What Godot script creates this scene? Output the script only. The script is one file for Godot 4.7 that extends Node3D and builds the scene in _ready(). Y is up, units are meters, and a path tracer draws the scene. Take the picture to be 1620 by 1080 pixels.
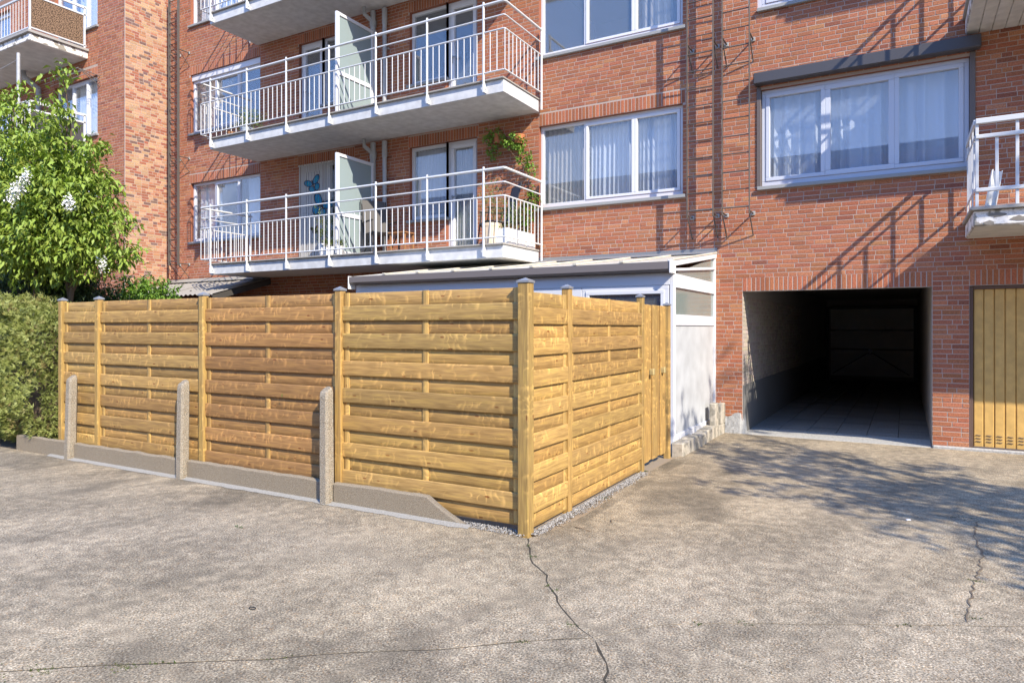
extends Node3D
# Courtyard behind a brick apartment block: new wooden fence on a concrete yard.
# World: facade plane z = 0, x runs along the facade, y up, metres.

const SUN := Vector3(-1.77, -1.62, -1.0)
const EYE := Vector3(0, 1.535, 10.37)
var rng := RandomNumberGenerator.new()
var M := {}
var T := {}
var used := {}


class MB:
	var v := PackedVector3Array()
	var n := PackedVector3Array()
	var u := PackedVector2Array()
	var w := PackedVector2Array()
	var c := PackedColorArray()
	var tint := Color.WHITE
	var two := false

	func tri(a: Vector3, b: Vector3, d: Vector3, na: Vector3, nb: Vector3, nd: Vector3, ua := Vector2.ZERO, ub := Vector2.ZERO, ud := Vector2.ZERO) -> void:
		var flip := (b - a).cross(d - a).dot(na + nb + nd) > 0.0
		v.push_back(a); n.push_back(na); u.push_back(ua); c.push_back(tint)
		if flip:
			v.push_back(d); n.push_back(nd); u.push_back(ud); c.push_back(tint)
			v.push_back(b); n.push_back(nb); u.push_back(ub); c.push_back(tint)
		else:
			v.push_back(b); n.push_back(nb); u.push_back(ub); c.push_back(tint)
			v.push_back(d); n.push_back(nd); u.push_back(ud); c.push_back(tint)

	func quad(a: Vector3, b: Vector3, d: Vector3, e: Vector3, nn: Vector3, ua := Vector2.ZERO, ub := Vector2.ZERO, ud := Vector2.ZERO, ue := Vector2.ZERO) -> void:
		tri(a, b, d, nn, nn, nn, ua, ub, ud)
		tri(a, d, e, nn, nn, nn, ua, ud, ue)

	# box with chamfered edges; local x is the long axis for wood grain
	func box(p: Vector3, s: Vector3, bev := 0.0, B := Basis.IDENTITY, uo := Vector2.ZERO) -> void:
		var h := s * 0.5
		var ax := [Vector3.RIGHT, Vector3.UP, Vector3.BACK]
		for i in 3:
			var j := (i + 1) % 3
			var k := (i + 2) % 3
			for sg in [-1.0, 1.0]:
				var q: Array[Vector3] = []
				for t in [[-1.0, -1.0], [1.0, -1.0], [1.0, 1.0], [-1.0, 1.0]]:
					var l := Vector3.ZERO
					l[i] = sg * h[i]
					l[j] = t[0] * (h[j] - bev)
					l[k] = t[1] * (h[k] - bev)
					q.append(l)
				quad(p + B * q[0], p + B * q[1], p + B * q[2], p + B * q[3], B * (ax[i] * sg), _uv(q[0], i, uo), _uv(q[1], i, uo), _uv(q[2], i, uo), _uv(q[3], i, uo))
		if bev <= 0.0:
			return
		for i in 3:
			var j := (i + 1) % 3
			var k := (i + 2) % 3
			for a in [-1.0, 1.0]:
				for b in [-1.0, 1.0]:
					var q: Array[Vector3] = []
					for t in [[-1.0, 0], [1.0, 0], [1.0, 1], [-1.0, 1]]:
						var l := Vector3.ZERO
						l[i] = t[0] * (h[i] - bev)
						l[j] = a * (h[j] - (bev if t[1] == 1 else 0.0))
						l[k] = b * (h[k] - (bev if t[1] == 0 else 0.0))
						q.append(l)
					quad(p + B * q[0], p + B * q[1], p + B * q[2], p + B * q[3], B * ((ax[j] * a + ax[k] * b).normalized()), _uv(q[0], k, uo), _uv(q[1], k, uo), _uv(q[2], k, uo), _uv(q[3], k, uo))
		for a in [-1.0, 1.0]:
			for b in [-1.0, 1.0]:
				for d in [-1.0, 1.0]:
					var o := Vector3(a, b, d)
					var nn: Vector3 = B * o.normalized()
					tri(p + B * (o * (h - Vector3(0, bev, bev))), p + B * (o * (h - Vector3(bev, 0, bev))), p + B * (o * (h - Vector3(bev, bev, 0))), nn, nn, nn)

	func _uv(l: Vector3, i: int, uo: Vector2) -> Vector2:
		if i == 0:
			return Vector2(l.y * 0.5, l.z * 2.0) + uo
		return Vector2(l.x * 0.5, (l.y if i == 2 else l.z) * 2.0) + uo

	func span(a: Vector3, b: Vector3, bev := 0.0) -> void:
		box((a + b) * 0.5, (b - a).abs(), bev)

	func tube(pts: Array, r: float, sides := 8, r2 := -1.0, caps := true) -> void:
		if r2 < 0.0:
			r2 = r
		var rings := []
		var norms := []
		for i in pts.size():
			var t: Vector3 = (pts[mini(i + 1, pts.size() - 1)] - pts[maxi(i - 1, 0)]).normalized()
			var up := Vector3.UP if absf(t.y) < 0.95 else Vector3.RIGHT
			var a := t.cross(up).normalized()
			var b := a.cross(t).normalized()
			var rr := lerpf(r, r2, float(i) / maxi(1, pts.size() - 1))
			var ring := []
			var nr := []
			for k in sides:
				var g := TAU * (k + 0.5) / sides
				var d := a * cos(g) + b * sin(g)
				ring.append(pts[i] + d * rr)
				nr.append(d)
			rings.append(ring)
			norms.append(nr)
		for i in pts.size() - 1:
			for k in sides:
				var l := (k + 1) % sides
				tri(rings[i][k], rings[i][l], rings[i + 1][l], norms[i][k], norms[i][l], norms[i + 1][l])
				tri(rings[i][k], rings[i + 1][l], rings[i + 1][k], norms[i][k], norms[i + 1][l], norms[i + 1][k])
		if caps:
			for e in [0, pts.size() - 1]:
				var dir: Vector3 = (pts[0] - pts[1]).normalized() if e == 0 else (pts[e] - pts[e - 1]).normalized()
				for k in range(1, sides - 1):
					tri(rings[e][0], rings[e][k], rings[e][k + 1], dir, dir, dir)

	# profile: polygon in (z, y) swept along x from x0 to x1, smooth where asked
	func sweep(prof: Array, x0: float, x1: float, p: Vector3, B := Basis.IDENTITY, uo := Vector2.ZERO, smooth := true) -> void:
		var m := prof.size()
		var fn := []
		for i in m:
			var a: Vector2 = prof[i]
			var b: Vector2 = prof[(i + 1) % m]
			fn.append(Vector2(b.y - a.y, -(b.x - a.x)).normalized())
		var area := 0.0
		for i in m:
			area += prof[i].cross(prof[(i + 1) % m])
		var sg := 1.0 if area > 0 else -1.0
		var acc := 0.0
		for i in m:
			var a: Vector2 = prof[i]
			var b: Vector2 = prof[(i + 1) % m]
			var na: Vector2 = fn[i]
			var nb: Vector2 = fn[i]
			if smooth:
				if fn[i].dot(fn[(i + m - 1) % m]) > 0.6:
					na = (fn[i] + fn[(i + m - 1) % m]).normalized()
				if fn[i].dot(fn[(i + 1) % m]) > 0.6:
					nb = (fn[i] + fn[(i + 1) % m]).normalized()
			var l := a.distance_to(b)
			var A0 := p + B * Vector3(x0, a.y, a.x)
			var A1 := p + B * Vector3(x1, a.y, a.x)
			var B0 := p + B * Vector3(x0, b.y, b.x)
			var B1 := p + B * Vector3(x1, b.y, b.x)
			var n0 := B * Vector3(0, na.y, na.x) * sg
			var n1 := B * Vector3(0, nb.y, nb.x) * sg
			var ua := Vector2(x0 * 0.5, acc * 2.0) + uo
			var ub := Vector2(x1 * 0.5, acc * 2.0) + uo
			var uc := Vector2(x1 * 0.5, (acc + l) * 2.0) + uo
			var ud := Vector2(x0 * 0.5, (acc + l) * 2.0) + uo
			tri(A0, A1, B1, n0, n0, n1, ua, ub, uc)
			tri(A0, B1, B0, n0, n1, n1, ua, uc, ud)
			acc += l
		var pv := PackedVector2Array(prof)
		var idx := Geometry2D.triangulate_polygon(pv)
		for e in [x0, x1]:
			var nn := B * Vector3(-1.0 if e == x0 else 1.0, 0, 0)
			for i in range(0, idx.size(), 3):
				var q := []
				for k in 3:
					var a: Vector2 = prof[idx[i + k]]
					q.append(p + B * Vector3(e, a.y, a.x))
				tri(q[0], q[1], q[2], nn, nn, nn, uo, uo + Vector2(0, .05), uo + Vector2(0.02, 0))

	func mesh() -> ArrayMesh:
		var arr := []
		arr.resize(Mesh.ARRAY_MAX)
		arr[Mesh.ARRAY_VERTEX] = v
		arr[Mesh.ARRAY_NORMAL] = n
		arr[Mesh.ARRAY_TEX_UV] = u
		if two:
			arr[Mesh.ARRAY_TEX_UV2] = w
		arr[Mesh.ARRAY_COLOR] = c
		var m := ArrayMesh.new()
		m.add_surface_from_arrays(Mesh.PRIMITIVE_TRIANGLES, arr)
		return m


# ---------------------------------------------------------------- naming
func numbered(called: String) -> String:
	var k: int = used.get(called, 0)
	used[called] = k + 1
	return called if k == 0 else "%s_%03d" % [called, k]


func put(mesh: Mesh, called: String, m: Material, parent: Node = null) -> MeshInstance3D:
	var o := MeshInstance3D.new()
	o.mesh = mesh
	o.material_override = null
	for i in mesh.get_surface_count():
		o.set_surface_override_material(i, m)
	if parent == null:
		o.name = numbered(called)
		add_child(o)
	else:
		o.name = called
		parent.add_child(o, true)
	return o


func make(mb: MB, called: String, m: Material, parent: Node = null) -> MeshInstance3D:
	return put(mb.mesh(), called, m, parent)


func node(called: String, parent: Node = null, at := Vector3.ZERO, turn := 0.0) -> Node3D:
	var o := Node3D.new()
	o.position = at
	o.rotation.y = turn
	if parent == null:
		o.name = numbered(called)
		add_child(o)
	else:
		o.name = called
		parent.add_child(o, true)
	return o


func tag(o: Node, label: String, category: String, group := "", kind := "") -> void:
	o.set_meta("label", label)
	o.set_meta("category", category)
	if group:
		o.set_meta("group", group)
	if kind:
		o.set_meta("kind", kind)


func structure(o: Node, label := "") -> void:
	o.set_meta("kind", "structure")
	if label:
		o.set_meta("label", label)


# ---------------------------------------------------------------- materials
func lin(r: float, g: float, b: float, a := 1.0) -> Color:
	var k := Color(r, g, b).linear_to_srgb()
	k.a = a
	return k


func mat(called: String, col: Color, rough := 0.8, tex: Texture2D = null, scale := 1.0, bump: Texture2D = null, bump_cm := 0.0) -> StandardMaterial3D:
	var m := StandardMaterial3D.new()
	m.resource_name = called
	m.albedo_color = col
	m.roughness = rough
	m.vertex_color_use_as_albedo = true
	if tex:
		m.albedo_texture = tex
	if tex or bump:
		m.uv1_triplanar = true
		m.uv1_world_triplanar = true
		m.uv1_scale = Vector3.ONE * scale
	if bump:
		m.heightmap_enabled = true
		m.heightmap_texture = bump
		m.heightmap_scale = bump_cm
	M[called] = m
	return m


func noise(seed_: int, freq: float, oct := 4, type := FastNoiseLite.TYPE_SIMPLEX_SMOOTH) -> FastNoiseLite:
	var f := FastNoiseLite.new()
	f.seed = seed_
	f.frequency = freq
	f.noise_type = type
	f.fractal_type = FastNoiseLite.FRACTAL_FBM if oct > 1 else FastNoiseLite.FRACTAL_NONE
	f.fractal_octaves = oct
	return f


func bytes_of(f: FastNoiseLite, w: int, h: int, norm := true) -> PackedByteArray:
	var im := f.get_seamless_image(w, h, false, false, 0.1, norm)
	im.convert(Image.FORMAT_L8)
	return im.get_data()


# grey multiplier texture from noise: values between lo and hi (srgb)
func grey_tex(seed_: int, size: int, freq: float, lo: float, hi: float, oct := 4, type := FastNoiseLite.TYPE_SIMPLEX_SMOOTH) -> ImageTexture:
	var d := bytes_of(noise(seed_, freq, oct, type), size, size)
	for i in d.size():
		d[i] = int(255.0 * lerpf(lo, hi, d[i] / 255.0))
	return ImageTexture.create_from_image(Image.create_from_data(size, size, false, Image.FORMAT_L8, d))


func rgb_tex(w: int, h: int, d: PackedByteArray) -> ImageTexture:
	return ImageTexture.create_from_image(Image.create_from_data(w, h, false, Image.FORMAT_RGB8, d))


func concrete_tex(size: int) -> ImageTexture:
	# exposed aggregate: little stones of several colours in cement
	var cell := noise(11, 0.21, 1, FastNoiseLite.TYPE_CELLULAR)
	cell.cellular_return_type = FastNoiseLite.RETURN_CELL_VALUE
	cell.cellular_jitter = 1.0
	var edge := noise(11, 0.21, 1, FastNoiseLite.TYPE_CELLULAR)
	edge.cellular_return_type = FastNoiseLite.RETURN_DISTANCE2_SUB
	edge.cellular_jitter = 1.0
	var a := bytes_of(cell, size, size)
	var e := bytes_of(edge, size, size)
	var b := bytes_of(noise(5, 0.012, 4), size, size)
	var g := bytes_of(noise(6, 0.10, 4), size, size)
	var pal := [Color(.47, .41, .33), Color(.62, .57, .50), Color(.78, .74, .67), Color(.55, .49, .41), Color(.86, .82, .75), Color(.68, .62, .54), Color(.40, .37, .34), Color(.72, .60, .46), Color(.80, .77, .72), Color(.60, .55, .49)]
	var d := PackedByteArray()
	d.resize(size * size * 3)
	var cement := Color(.70, .67, .61)
	for i in size * size:
		var x: int = a[i]
		var col: Color = pal[(x * 7 / 11) % 10]
		var k := clampf((e[i] - 26) / 60.0, 0.0, 1.0)
		var cover := clampf((b[i] - 105) / 60.0, 0.0, 1.0) * 0.38 + 0.0
		col = cement.lerp(col, k * (1.0 - cover * 0.9))
		var s := 0.62 + 0.70 * (g[i] / 255.0)
		d[i * 3] = clampi(int(col.r * s * 255), 0, 255)
		d[i * 3 + 1] = clampi(int(col.g * s * 255), 0, 255)
		d[i * 3 + 2] = clampi(int(col.b * s * 255), 0, 255)
	return rgb_tex(size, size, d)


func stain_tex(size: int) -> ImageTexture:
	# dirt and wear on the yard, 16 m wide: x -12..4, z -2..14
	var a := bytes_of(noise(21, 0.010, 5), size, size)
	var b := noise(22, 0.012, 4)
	var s := noise(23, 0.02, 4)
	var f := bytes_of(noise(24, 0.2, 3), size, size)
	var d := PackedByteArray()
	d.resize(size * size * 3)
	for j in size:
		var z := -2.0 + 16.0 * j / size
		for i in size:
			var x := -12.0 + 16.0 * i / size
			var p := j * size + i
			# worn pale streaks run along the wheel tracks, towards the passage
			var along := x * 0.35 - z * 0.94
			var across := x * 0.94 + z * 0.35
			var st := s.get_noise_2d(along * 22.0, across * 75.0)
			var gn := f[p] / 255.0 - 0.5
			var pale := clampf(st * 1.0 + (a[p] - 120) / 190.0 + gn * 2.2, -1.0, 1.0)
			var k := 0.85 + 0.12 * pale
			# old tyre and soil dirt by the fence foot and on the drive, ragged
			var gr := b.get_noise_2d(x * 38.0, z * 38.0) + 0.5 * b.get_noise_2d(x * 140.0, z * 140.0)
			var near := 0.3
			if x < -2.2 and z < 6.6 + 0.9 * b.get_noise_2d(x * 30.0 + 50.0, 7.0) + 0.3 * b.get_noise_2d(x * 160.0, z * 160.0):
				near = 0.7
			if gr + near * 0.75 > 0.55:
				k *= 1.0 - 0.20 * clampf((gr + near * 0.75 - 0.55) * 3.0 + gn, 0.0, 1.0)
			k *= 0.95 + 0.10 * f[p] / 255.0
			var warm := 0.5 + 0.5 * b.get_noise_2d(x * 20.0 + 90.0, z * 20.0)
			d[p * 3] = clampi(int(255 * k), 0, 255)
			d[p * 3 + 1] = clampi(int(255 * k * (0.985 - 0.015 * warm)), 0, 255)
			d[p * 3 + 2] = clampi(int(255 * k * (0.97 - 0.06 * warm)), 0, 255)
	return rgb_tex(size, size, d)


func wood_tex(w: int, h: int) -> Array:
	# planed, pressure-treated spruce: 2 m long, 0.5 m across
	var f := noise(31, 0.02, 3)
	var g := noise(32, 0.02, 4)
	var q := RandomNumberGenerator.new()
	q.seed = 77
	var knots := []
	for i in 18:
		knots.append([q.randf() * w, q.randf() * h, q.randf_range(4.0, 9.0), q.randf_range(0.5, 1.0)])
	var warp := PackedFloat32Array()
	warp.resize(w * h)
	var pale := PackedFloat32Array()
	pale.resize(w * h)
	var dark := PackedFloat32Array()
	dark.resize(w * h)
	for kn in knots:
		var R: float = kn[2] * 5.0
		for dy in range(int(-R), int(R)):
			for dx in range(int(-R * 2.0), int(R * 2.0)):
				var xx := posmod(int(kn[0]) + dx, w)
				var yy := posmod(int(kn[1]) + dy, h)
				var r := sqrt(dx * dx * 0.45 + dy * dy)
				var e: float = exp(-r * r / (kn[2] * kn[2] * 4.0))
				warp[yy * w + xx] += signf(dy) * e * kn[2] * 0.9
				if r < kn[2]:
					dark[yy * w + xx] = maxf(dark[yy * w + xx], kn[3] * clampf((kn[2] - r) / 2.5, 0.0, 1.0))
	# pale cross flecks where the planer lifted the grain, in rows near knots
	for i in 120:
		var kn: Array = knots[i % knots.size()]
		var cx: float = kn[0] + q.randfn(0, 70.0)
		var cy: float = kn[1] + q.randfn(0, 16.0)
		var L := q.randf_range(16.0, 60.0)
		var wd := q.randf_range(5.0, 22.0)
		var lean := q.randf_range(-0.3, 0.3)
		var st := q.randf_range(0.15, 0.70)
		for dy in range(int(-L), int(L)):
			var bow := sin(float(dy) / L * 2.5 + cx) * 4.0
			for dx in range(int(-wd), int(wd * 1.6)):
				var xx := posmod(int(cx + dx + dy * lean + bow), w)
				var yy := posmod(int(cy + dy), h)
				var t := 1.0 - absf(float(dy) / L)
				var sh := (1.0 + dx / wd) if dx < 0 else maxf(0.0, 1.0 - dx / (wd * 0.45))
				var val := st * sh * sqrt(t)
				if val > pale[yy * w + xx]:
					pale[yy * w + xx] = val
	var d := PackedByteArray()
	d.resize(w * h * 3)
	var hb := PackedByteArray()
	hb.resize(w * h)
	for y in h:
		for x in w:
			var p := y * w + x
			var yy := y + warp[p]
			var ang := TAU * x / w
			var grain := g.get_noise_3d(cos(ang) * 60.0, sin(ang) * 60.0, yy * 14.0)
			var broad := f.get_noise_3d(cos(ang) * 50.0 + 300.0, sin(ang) * 50.0, yy * 1.6)
			var k := 0.74 + 0.19 * grain + 0.12 * broad
			var col := Color(k, k * (0.985 + 0.02 * broad), k * (0.94 - 0.10 * absf(broad)))
			col = col.lerp(Color(1.0, 0.98, 0.90), clampf(pale[p] * 1.45, 0.0, 1.0))
			col = col.lerp(Color(.45, .27, .13), dark[p] * 0.75)
			d[p * 3] = clampi(int(col.r * 255), 0, 255)
			d[p * 3 + 1] = clampi(int(col.g * 255), 0, 255)
			d[p * 3 + 2] = clampi(int(col.b * 255), 0, 255)
			hb[p] = clampi(int(128 + grain * 90 + pale[p] * 40 - dark[p] * 20), 0, 255)
	return [rgb_tex(w, h, d), ImageTexture.create_from_image(Image.create_from_data(w, h, false, Image.FORMAT_L8, hb))]


func patch_tex(size: int, seed_: int, freq: float, cut: float, ca: Color, cb: Color, cc: Color) -> ImageTexture:
	# two materials with a ragged border (peeling paint over concrete, rust on paint)
	var a := bytes_of(noise(seed_, freq, 5), size, size)
	var b := bytes_of(noise(seed_ + 1, freq * 6.0, 3), size, size)
	var d := PackedByteArray()
	d.resize(size * size * 3)
	for i in size * size:
		var k := a[i] / 255.0
		var col := ca.lerp(cb, clampf((k - cut) * 14.0, 0.0, 1.0))
		col = col.lerp(cc, clampf(b[i] / 255.0 - 0.45, 0.0, 1.0) * 0.6)
		d[i * 3] = clampi(int(col.r * 255), 0, 255)
		d[i * 3 + 1] = clampi(int(col.g * 255), 0, 255)
		d[i * 3 + 2] = clampi(int(col.b * 255), 0, 255)
	return rgb_tex(size, size, d)


func butterfly_tex() -> ImageTexture:
	# print on the fly curtain: two blue butterflies on pale strands
	var w := 192
	var h := 512
	var im := Image.create(w, h, false, Image.FORMAT_RGB8)
	var q := RandomNumberGenerator.new()
	q.seed = 4
	for x in w:
		var k := 0.72 + q.randf_range(-.07, .07) - (0.22 if x % 8 == 0 else 0.0)
		for y in h:
			im.set_pixel(x, y, Color(k, k * 0.98, k * 0.95))
	for b in [[84, 105, 46.0, 0.35], [128, 222, 62.0, -0.5], [92, 340, 22.0, 0.2]]:
		for dy in range(-90, 90):
			for dx in range(-90, 90):
				var x: int = b[0] + dx
				var y: int = b[1] + dy
				if x < 0 or x >= w or y < 0 or y >= h:
					continue
				var pt: Vector2 = Vector2(dx, dy).rotated(b[3]) / b[2]
				pt.x = absf(pt.x)
				var up: Vector2 = (pt - Vector2(.52, -.42)).rotated(0.7) / Vector2(.62, .36)
				var lo: Vector2 = (pt - Vector2(.34, .40)).rotated(-0.5) / Vector2(.34, .46)
				var m := minf(up.length(), lo.length())
				if m < 1.0:
					im.set_pixel(x, y, Color(.06, .07, .12) if m > 0.8 or b[2] < 30 else Color(.06, .42 + .15 * (1 - m), .62))
				elif absf(pt.x) < 0.05 and absf(pt.y) < 0.6:
					im.set_pixel(x, y, Color(.05, .05, .08))
	return ImageTexture.create_from_image(im)


func materials() -> void:
	T.fine = grey_tex(1, 512, 0.06, 0.72, 1.0, 5)
	T.grit = grey_tex(2, 512, 0.25, 0.76, 1.0, 3)
	T.blotch = grey_tex(3, 512, 0.012, 0.86, 1.0, 5)
	T.concrete = concrete_tex(1024)
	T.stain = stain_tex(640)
	var wd := wood_tex(1024, 512)
	T.wood = wd[0]
	T.wood_bump = wd[1]
	print("textures ", Time.get_ticks_msec())
	T.brick = grey_tex(8, 512, 0.045, 0.70, 1.0, 5)
	mat("brick", lin(1.0, 1.0, 1.0), 0.9, T.brick, 1.9, T.brick, 0.35)
	mat("mortar", lin(.53, .43, .37), 0.95, T.grit, 2.0, T.grit, 0.2)
	mat("dark_mortar", lin(.30, .27, .25), 0.95, T.grit, 2.0)
	mat("render", lin(.46, .46, .45), 0.95, T.fine, 2.0, T.fine, 0.8)
	mat("stone", lin(.36, .37, .37), 0.85, T.grit, 1.5, T.grit, 0.1)
	mat("old_concrete", lin(.66, .645, .62), 0.95, T.concrete, 0.8, T.concrete, 0.5)
	mat("block", lin(.52, .49, .44), 0.95, patch_tex(256, 61, 0.012, 0.42, Color(.74, .73, .70), Color(.92, .90, .86), Color(.45, .44, .42)), 0.8, T.grit, 0.3)
	mat("white_mortar", lin(.37, .35, .31), 0.95, T.fine, 1.6, T.grit, 0.3)
	mat("joint_dirt", lin(.055, .045, .03), 1.0, T.grit, 3.0)
	mat("soil", lin(.16, .12, .08), 1.0, T.grit, 3.0)
	mat("sandy", lin(.34, .26, .17), 1.0, T.grit, 3.0)
	mat("upvc", lin(.62, .63, .66), 0.35)
	mat("upvc_grey", lin(.50, .53, .60), 0.4)
	mat("rail", lin(.56, .57, .58), 0.4)
	mat("slab_paint", lin(.64, .65, .66), 0.7, T.blotch, 0.7)
	mat("soffit", lin(.66, .65, .62), 0.85, T.blotch, 0.5)
	mat("tile_edge", lin(.42, .40, .37), 0.8, T.grit, 1.5)
	mat("peeling", Color.WHITE, 0.9, patch_tex(512, 71, 0.012, 0.40, Color(.56, .54, .50), Color(.90, .89, .87), Color(.42, .38, .34)), 0.6, T.fine, 0.5)
	mat("crust", lin(.30, .27, .23), 0.95, T.grit, 2.0)
	mat("edging", lin(.58, .545, .49), 0.95, T.concrete, 1.5, T.concrete, 0.3)
	mat("soffit_plank", lin(.62, .60, .55), 0.7, T.blotch, 0.8)
	mat("steel", lin(.11, .095, .085), 0.6, T.grit, 3.0)
	mat("pipe", lin(.42, .43, .44), 0.5, T.blotch, 1.5)
	mat("pelmet", lin(.06, .057, .062), 0.45)
	mat("guide", lin(.12, .095, .085), 0.5)
	mat("gutter", lin(.16, .14, .135), 0.45)
	mat("poly_roof", lin(.62, .58, .48), 0.4, T.blotch, 0.6)
	mat("side_panel", lin(.52, .54, .56), 0.5, T.blotch, 0.35)
	mat("yellow_door", lin(.64, .40, .12), 0.5, T.blotch, 0.9)
	mat("door_frame", lin(.10, .06, .045), 0.6)
	mat("dark_door", lin(.66, .62, .57), 0.6)
	mat("passage_wall", lin(.52, .47, .42), 0.9, T.grit, 2.0)
	mat("dado", lin(.20, .195, .185), 0.85, T.grit, 1.0)
	mat("paver", lin(.34, .32, .29), 0.9, T.fine, 1.0)
	mat("cement_floor", lin(.50, .49, .46), 0.9, T.fine, 0.8)
	mat("room", lin(.13, .125, .12), 0.95)
	mat("cap", lin(.30, .31, .325), 0.45)
	M.cap.metallic = 0.5
	mat("asbestos", lin(.36, .33, .29), 0.95, T.fine, 2.0, T.grit, 0.3)
	mat("shed_dark", lin(.05, .045, .04), 0.9)
	mat("bark", lin(.16, .11, .07), 0.95, T.grit, 3.0, T.grit, 0.5)
	mat("twig", lin(.17, .12, .075), 0.95)
	mat("ceramic", lin(.75, .74, .71), 0.4)
	mat("beige_pot", lin(.62, .50, .36), 0.6)
	mat("terracotta", lin(.42, .15, .06), 0.8)
	mat("textile", lin(.10, .10, .105), 0.8)
	mat("tan_textile", lin(.10, .095, .09), 0.85)
	mat("black_metal", lin(.03, .03, .03), 0.5)
	mat("brown_wood", lin(.28, .13, .05), 0.6)
	mat("blue_grey", lin(.30, .35, .42), 0.5)
	mat("rubber", lin(.012, .012, .012), 0.6)
	mat("pebble", Color.WHITE, 0.8)
	mat("far_wall", lin(.30, .17, .12), 0.9, T.blotch, 0.3)
	mat("far_roof", lin(.09, .09, .09), 0.9)
	var m := StandardMaterial3D.new()
	m.resource_name = "concrete"
	m.albedo_texture = T.concrete
	m.albedo_color = lin(.90, .87, .80)
	m.roughness = 0.95
	m.uv1_scale = Vector3(1.0, 1.0, 1)
	m.heightmap_enabled = true
	m.heightmap_texture = T.concrete
	m.heightmap_scale = 0.35
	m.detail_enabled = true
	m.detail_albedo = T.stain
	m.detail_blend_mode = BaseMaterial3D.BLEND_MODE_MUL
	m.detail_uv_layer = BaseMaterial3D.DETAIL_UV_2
	M.concrete = m
	m = StandardMaterial3D.new()
	m.resource_name = "wood"
	m.albedo_texture = T.wood
	m.albedo_color = Color.WHITE
	m.vertex_color_use_as_albedo = true
	m.roughness = 0.7
	m.heightmap_enabled = true
	m.heightmap_texture = T.wood_bump
	m.heightmap_scale = 0.12
	M.wood = m
	m = StandardMaterial3D.new()
	m.resource_name = "glass"
	m.albedo_color = Color(0.9, 0.95, 1.0, 0.03)
	m.transparency = BaseMaterial3D.TRANSPARENCY_ALPHA
	m.roughness = 0.0
	m.metallic_specular = 0.5
	M.glass = m
	m = StandardMaterial3D.new()
	m.resource_name = "frosted"
	m.albedo_color = lin(.29, .36, .37, 0.85)
	m.transparency = BaseMaterial3D.TRANSPARENCY_ALPHA
	m.roughness = 0.22
	M.frosted = m
	m = m.duplicate()
	m.resource_name = "dusty_glass"
	m.albedo_color = lin(.26, .30, .28, 0.7)
	m.roughness = 0.12
	M.dusty = m
	for e in [["leaf", .25, .345, .06], ["yew", .25, .28, .075], ["dark_leaf", .075, .115, .04], ["vine", .16, .28, .04], ["herb", .22, .27, .11], ["moss", .075, .105, .03]]:
		var l := mat(e[0], lin(e[1] * 1.0, e[2] * 1.0, e[3] * 1.0), 0.6)
		l.backlight_enabled = true
		l.backlight = lin(.35, .42, .12)
	mat("blossom", lin(.80, .80, .76), 0.8)
	for e in [["sheer", .52, .59, .69], ["sheer_grey", .36, .36, .35]]:
		var l := mat(e[0], lin(e[1], e[2], e[3]), 0.9)
		l.backlight_enabled = true
		l.backlight = lin(.3, .3, .3)
	m = mat("fly_curtain", Color.WHITE, 0.8)
	m.albedo_texture = butterfly_tex()
	m = mat("rattan", Color.WHITE, 0.9, patch_tex(256, 91, 0.05, 0.45, Color(.20, .14, .09), Color(.55, .45, .36), Color(.10, .07, .05)), 2.6)


# ---------------------------------------------------------------- light and camera
func light_and_camera() -> void:
	var cam := Camera3D.new()
	cam.name = "camera"
	cam.projection = Camera3D.PROJECTION_FRUSTUM
	cam.near = 0.05
	cam.far = 400.0
	cam.size = 2.0 * 0.05 * 540.0 / 1089.0
	cam.frustum_offset = Vector2(0, -0.05 * 21.5 / 1089.0)
	cam.position = EYE
	cam.rotation.y = deg_to_rad(29.77)
	add_child(cam)
	var env := Environment.new()
	env.background_mode = Environment.BG_SKY
	var sky := Sky.new()
	var sm := ProceduralSkyMaterial.new()
	sm.sky_top_color = Color(0.33, 0.51, 0.78)
	sm.sky_horizon_color = Color(0.80, 0.81, 0.80)
	sm.sky_curve = 0.12
	sm.sky_energy_multiplier = 1.35
	sm.ground_bottom_color = Color(.3, .28, .25)
	sm.ground_horizon_color = Color(.5, .5, .5)
	sky.sky_material = sm
	env.sky = sky
	env.tonemap_mode = Environment.TONE_MAPPER_LINEAR
	env.tonemap_exposure = 1.7
	env.sdfgi_enabled = true
	env.ssao_enabled = true
	env.ssil_enabled = true
	var we := WorldEnvironment.new()
	we.name = "environment"
	we.environment = env
	add_child(we)
	var sun := DirectionalLight3D.new()
	sun.name = "sun"
	sun.light_energy = 1.6
	sun.light_color = Color(1.0, 0.955, 0.88)
	sun.light_angular_distance = 0.5
	sun.shadow_enabled = true
	add_child(sun)
	sun.look_at_from_position(Vector3.ZERO, SUN)


# ---------------------------------------------------------------- ground
func jag(pts: Array, q: RandomNumberGenerator, step := 0.07, amp := 0.014) -> Array:
	var out := []
	for i in pts.size() - 1:
		var a: Vector2 = pts[i]
		var b: Vector2 = pts[i + 1]
		var k := maxi(1, int(a.distance_to(b) / step))
		for j in k:
			var p := a.lerp(b, float(j) / k)
			var nn := (b - a).orthogonal().normalized()
			if a.length() < 30 and b.length() < 30:
				p += nn * q.randf_range(-amp, amp)
			out.append(p)
	out.append(pts[-1])
	return out


func offset_line(line: Array, q: RandomNumberGenerator, lo: float, hi: float, side: float) -> Array:
	var out := []
	for i in line.size():
		var t: Vector2 = (line[mini(i + 1, line.size() - 1)] - line[maxi(i - 1, 0)]).normalized()
		var g := q.randf_range(lo, hi)
		if i == 0 or i == line.size() - 1:
			g = lo
		out.append(line[i] + t.orthogonal() * g * side)
	return out


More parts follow.
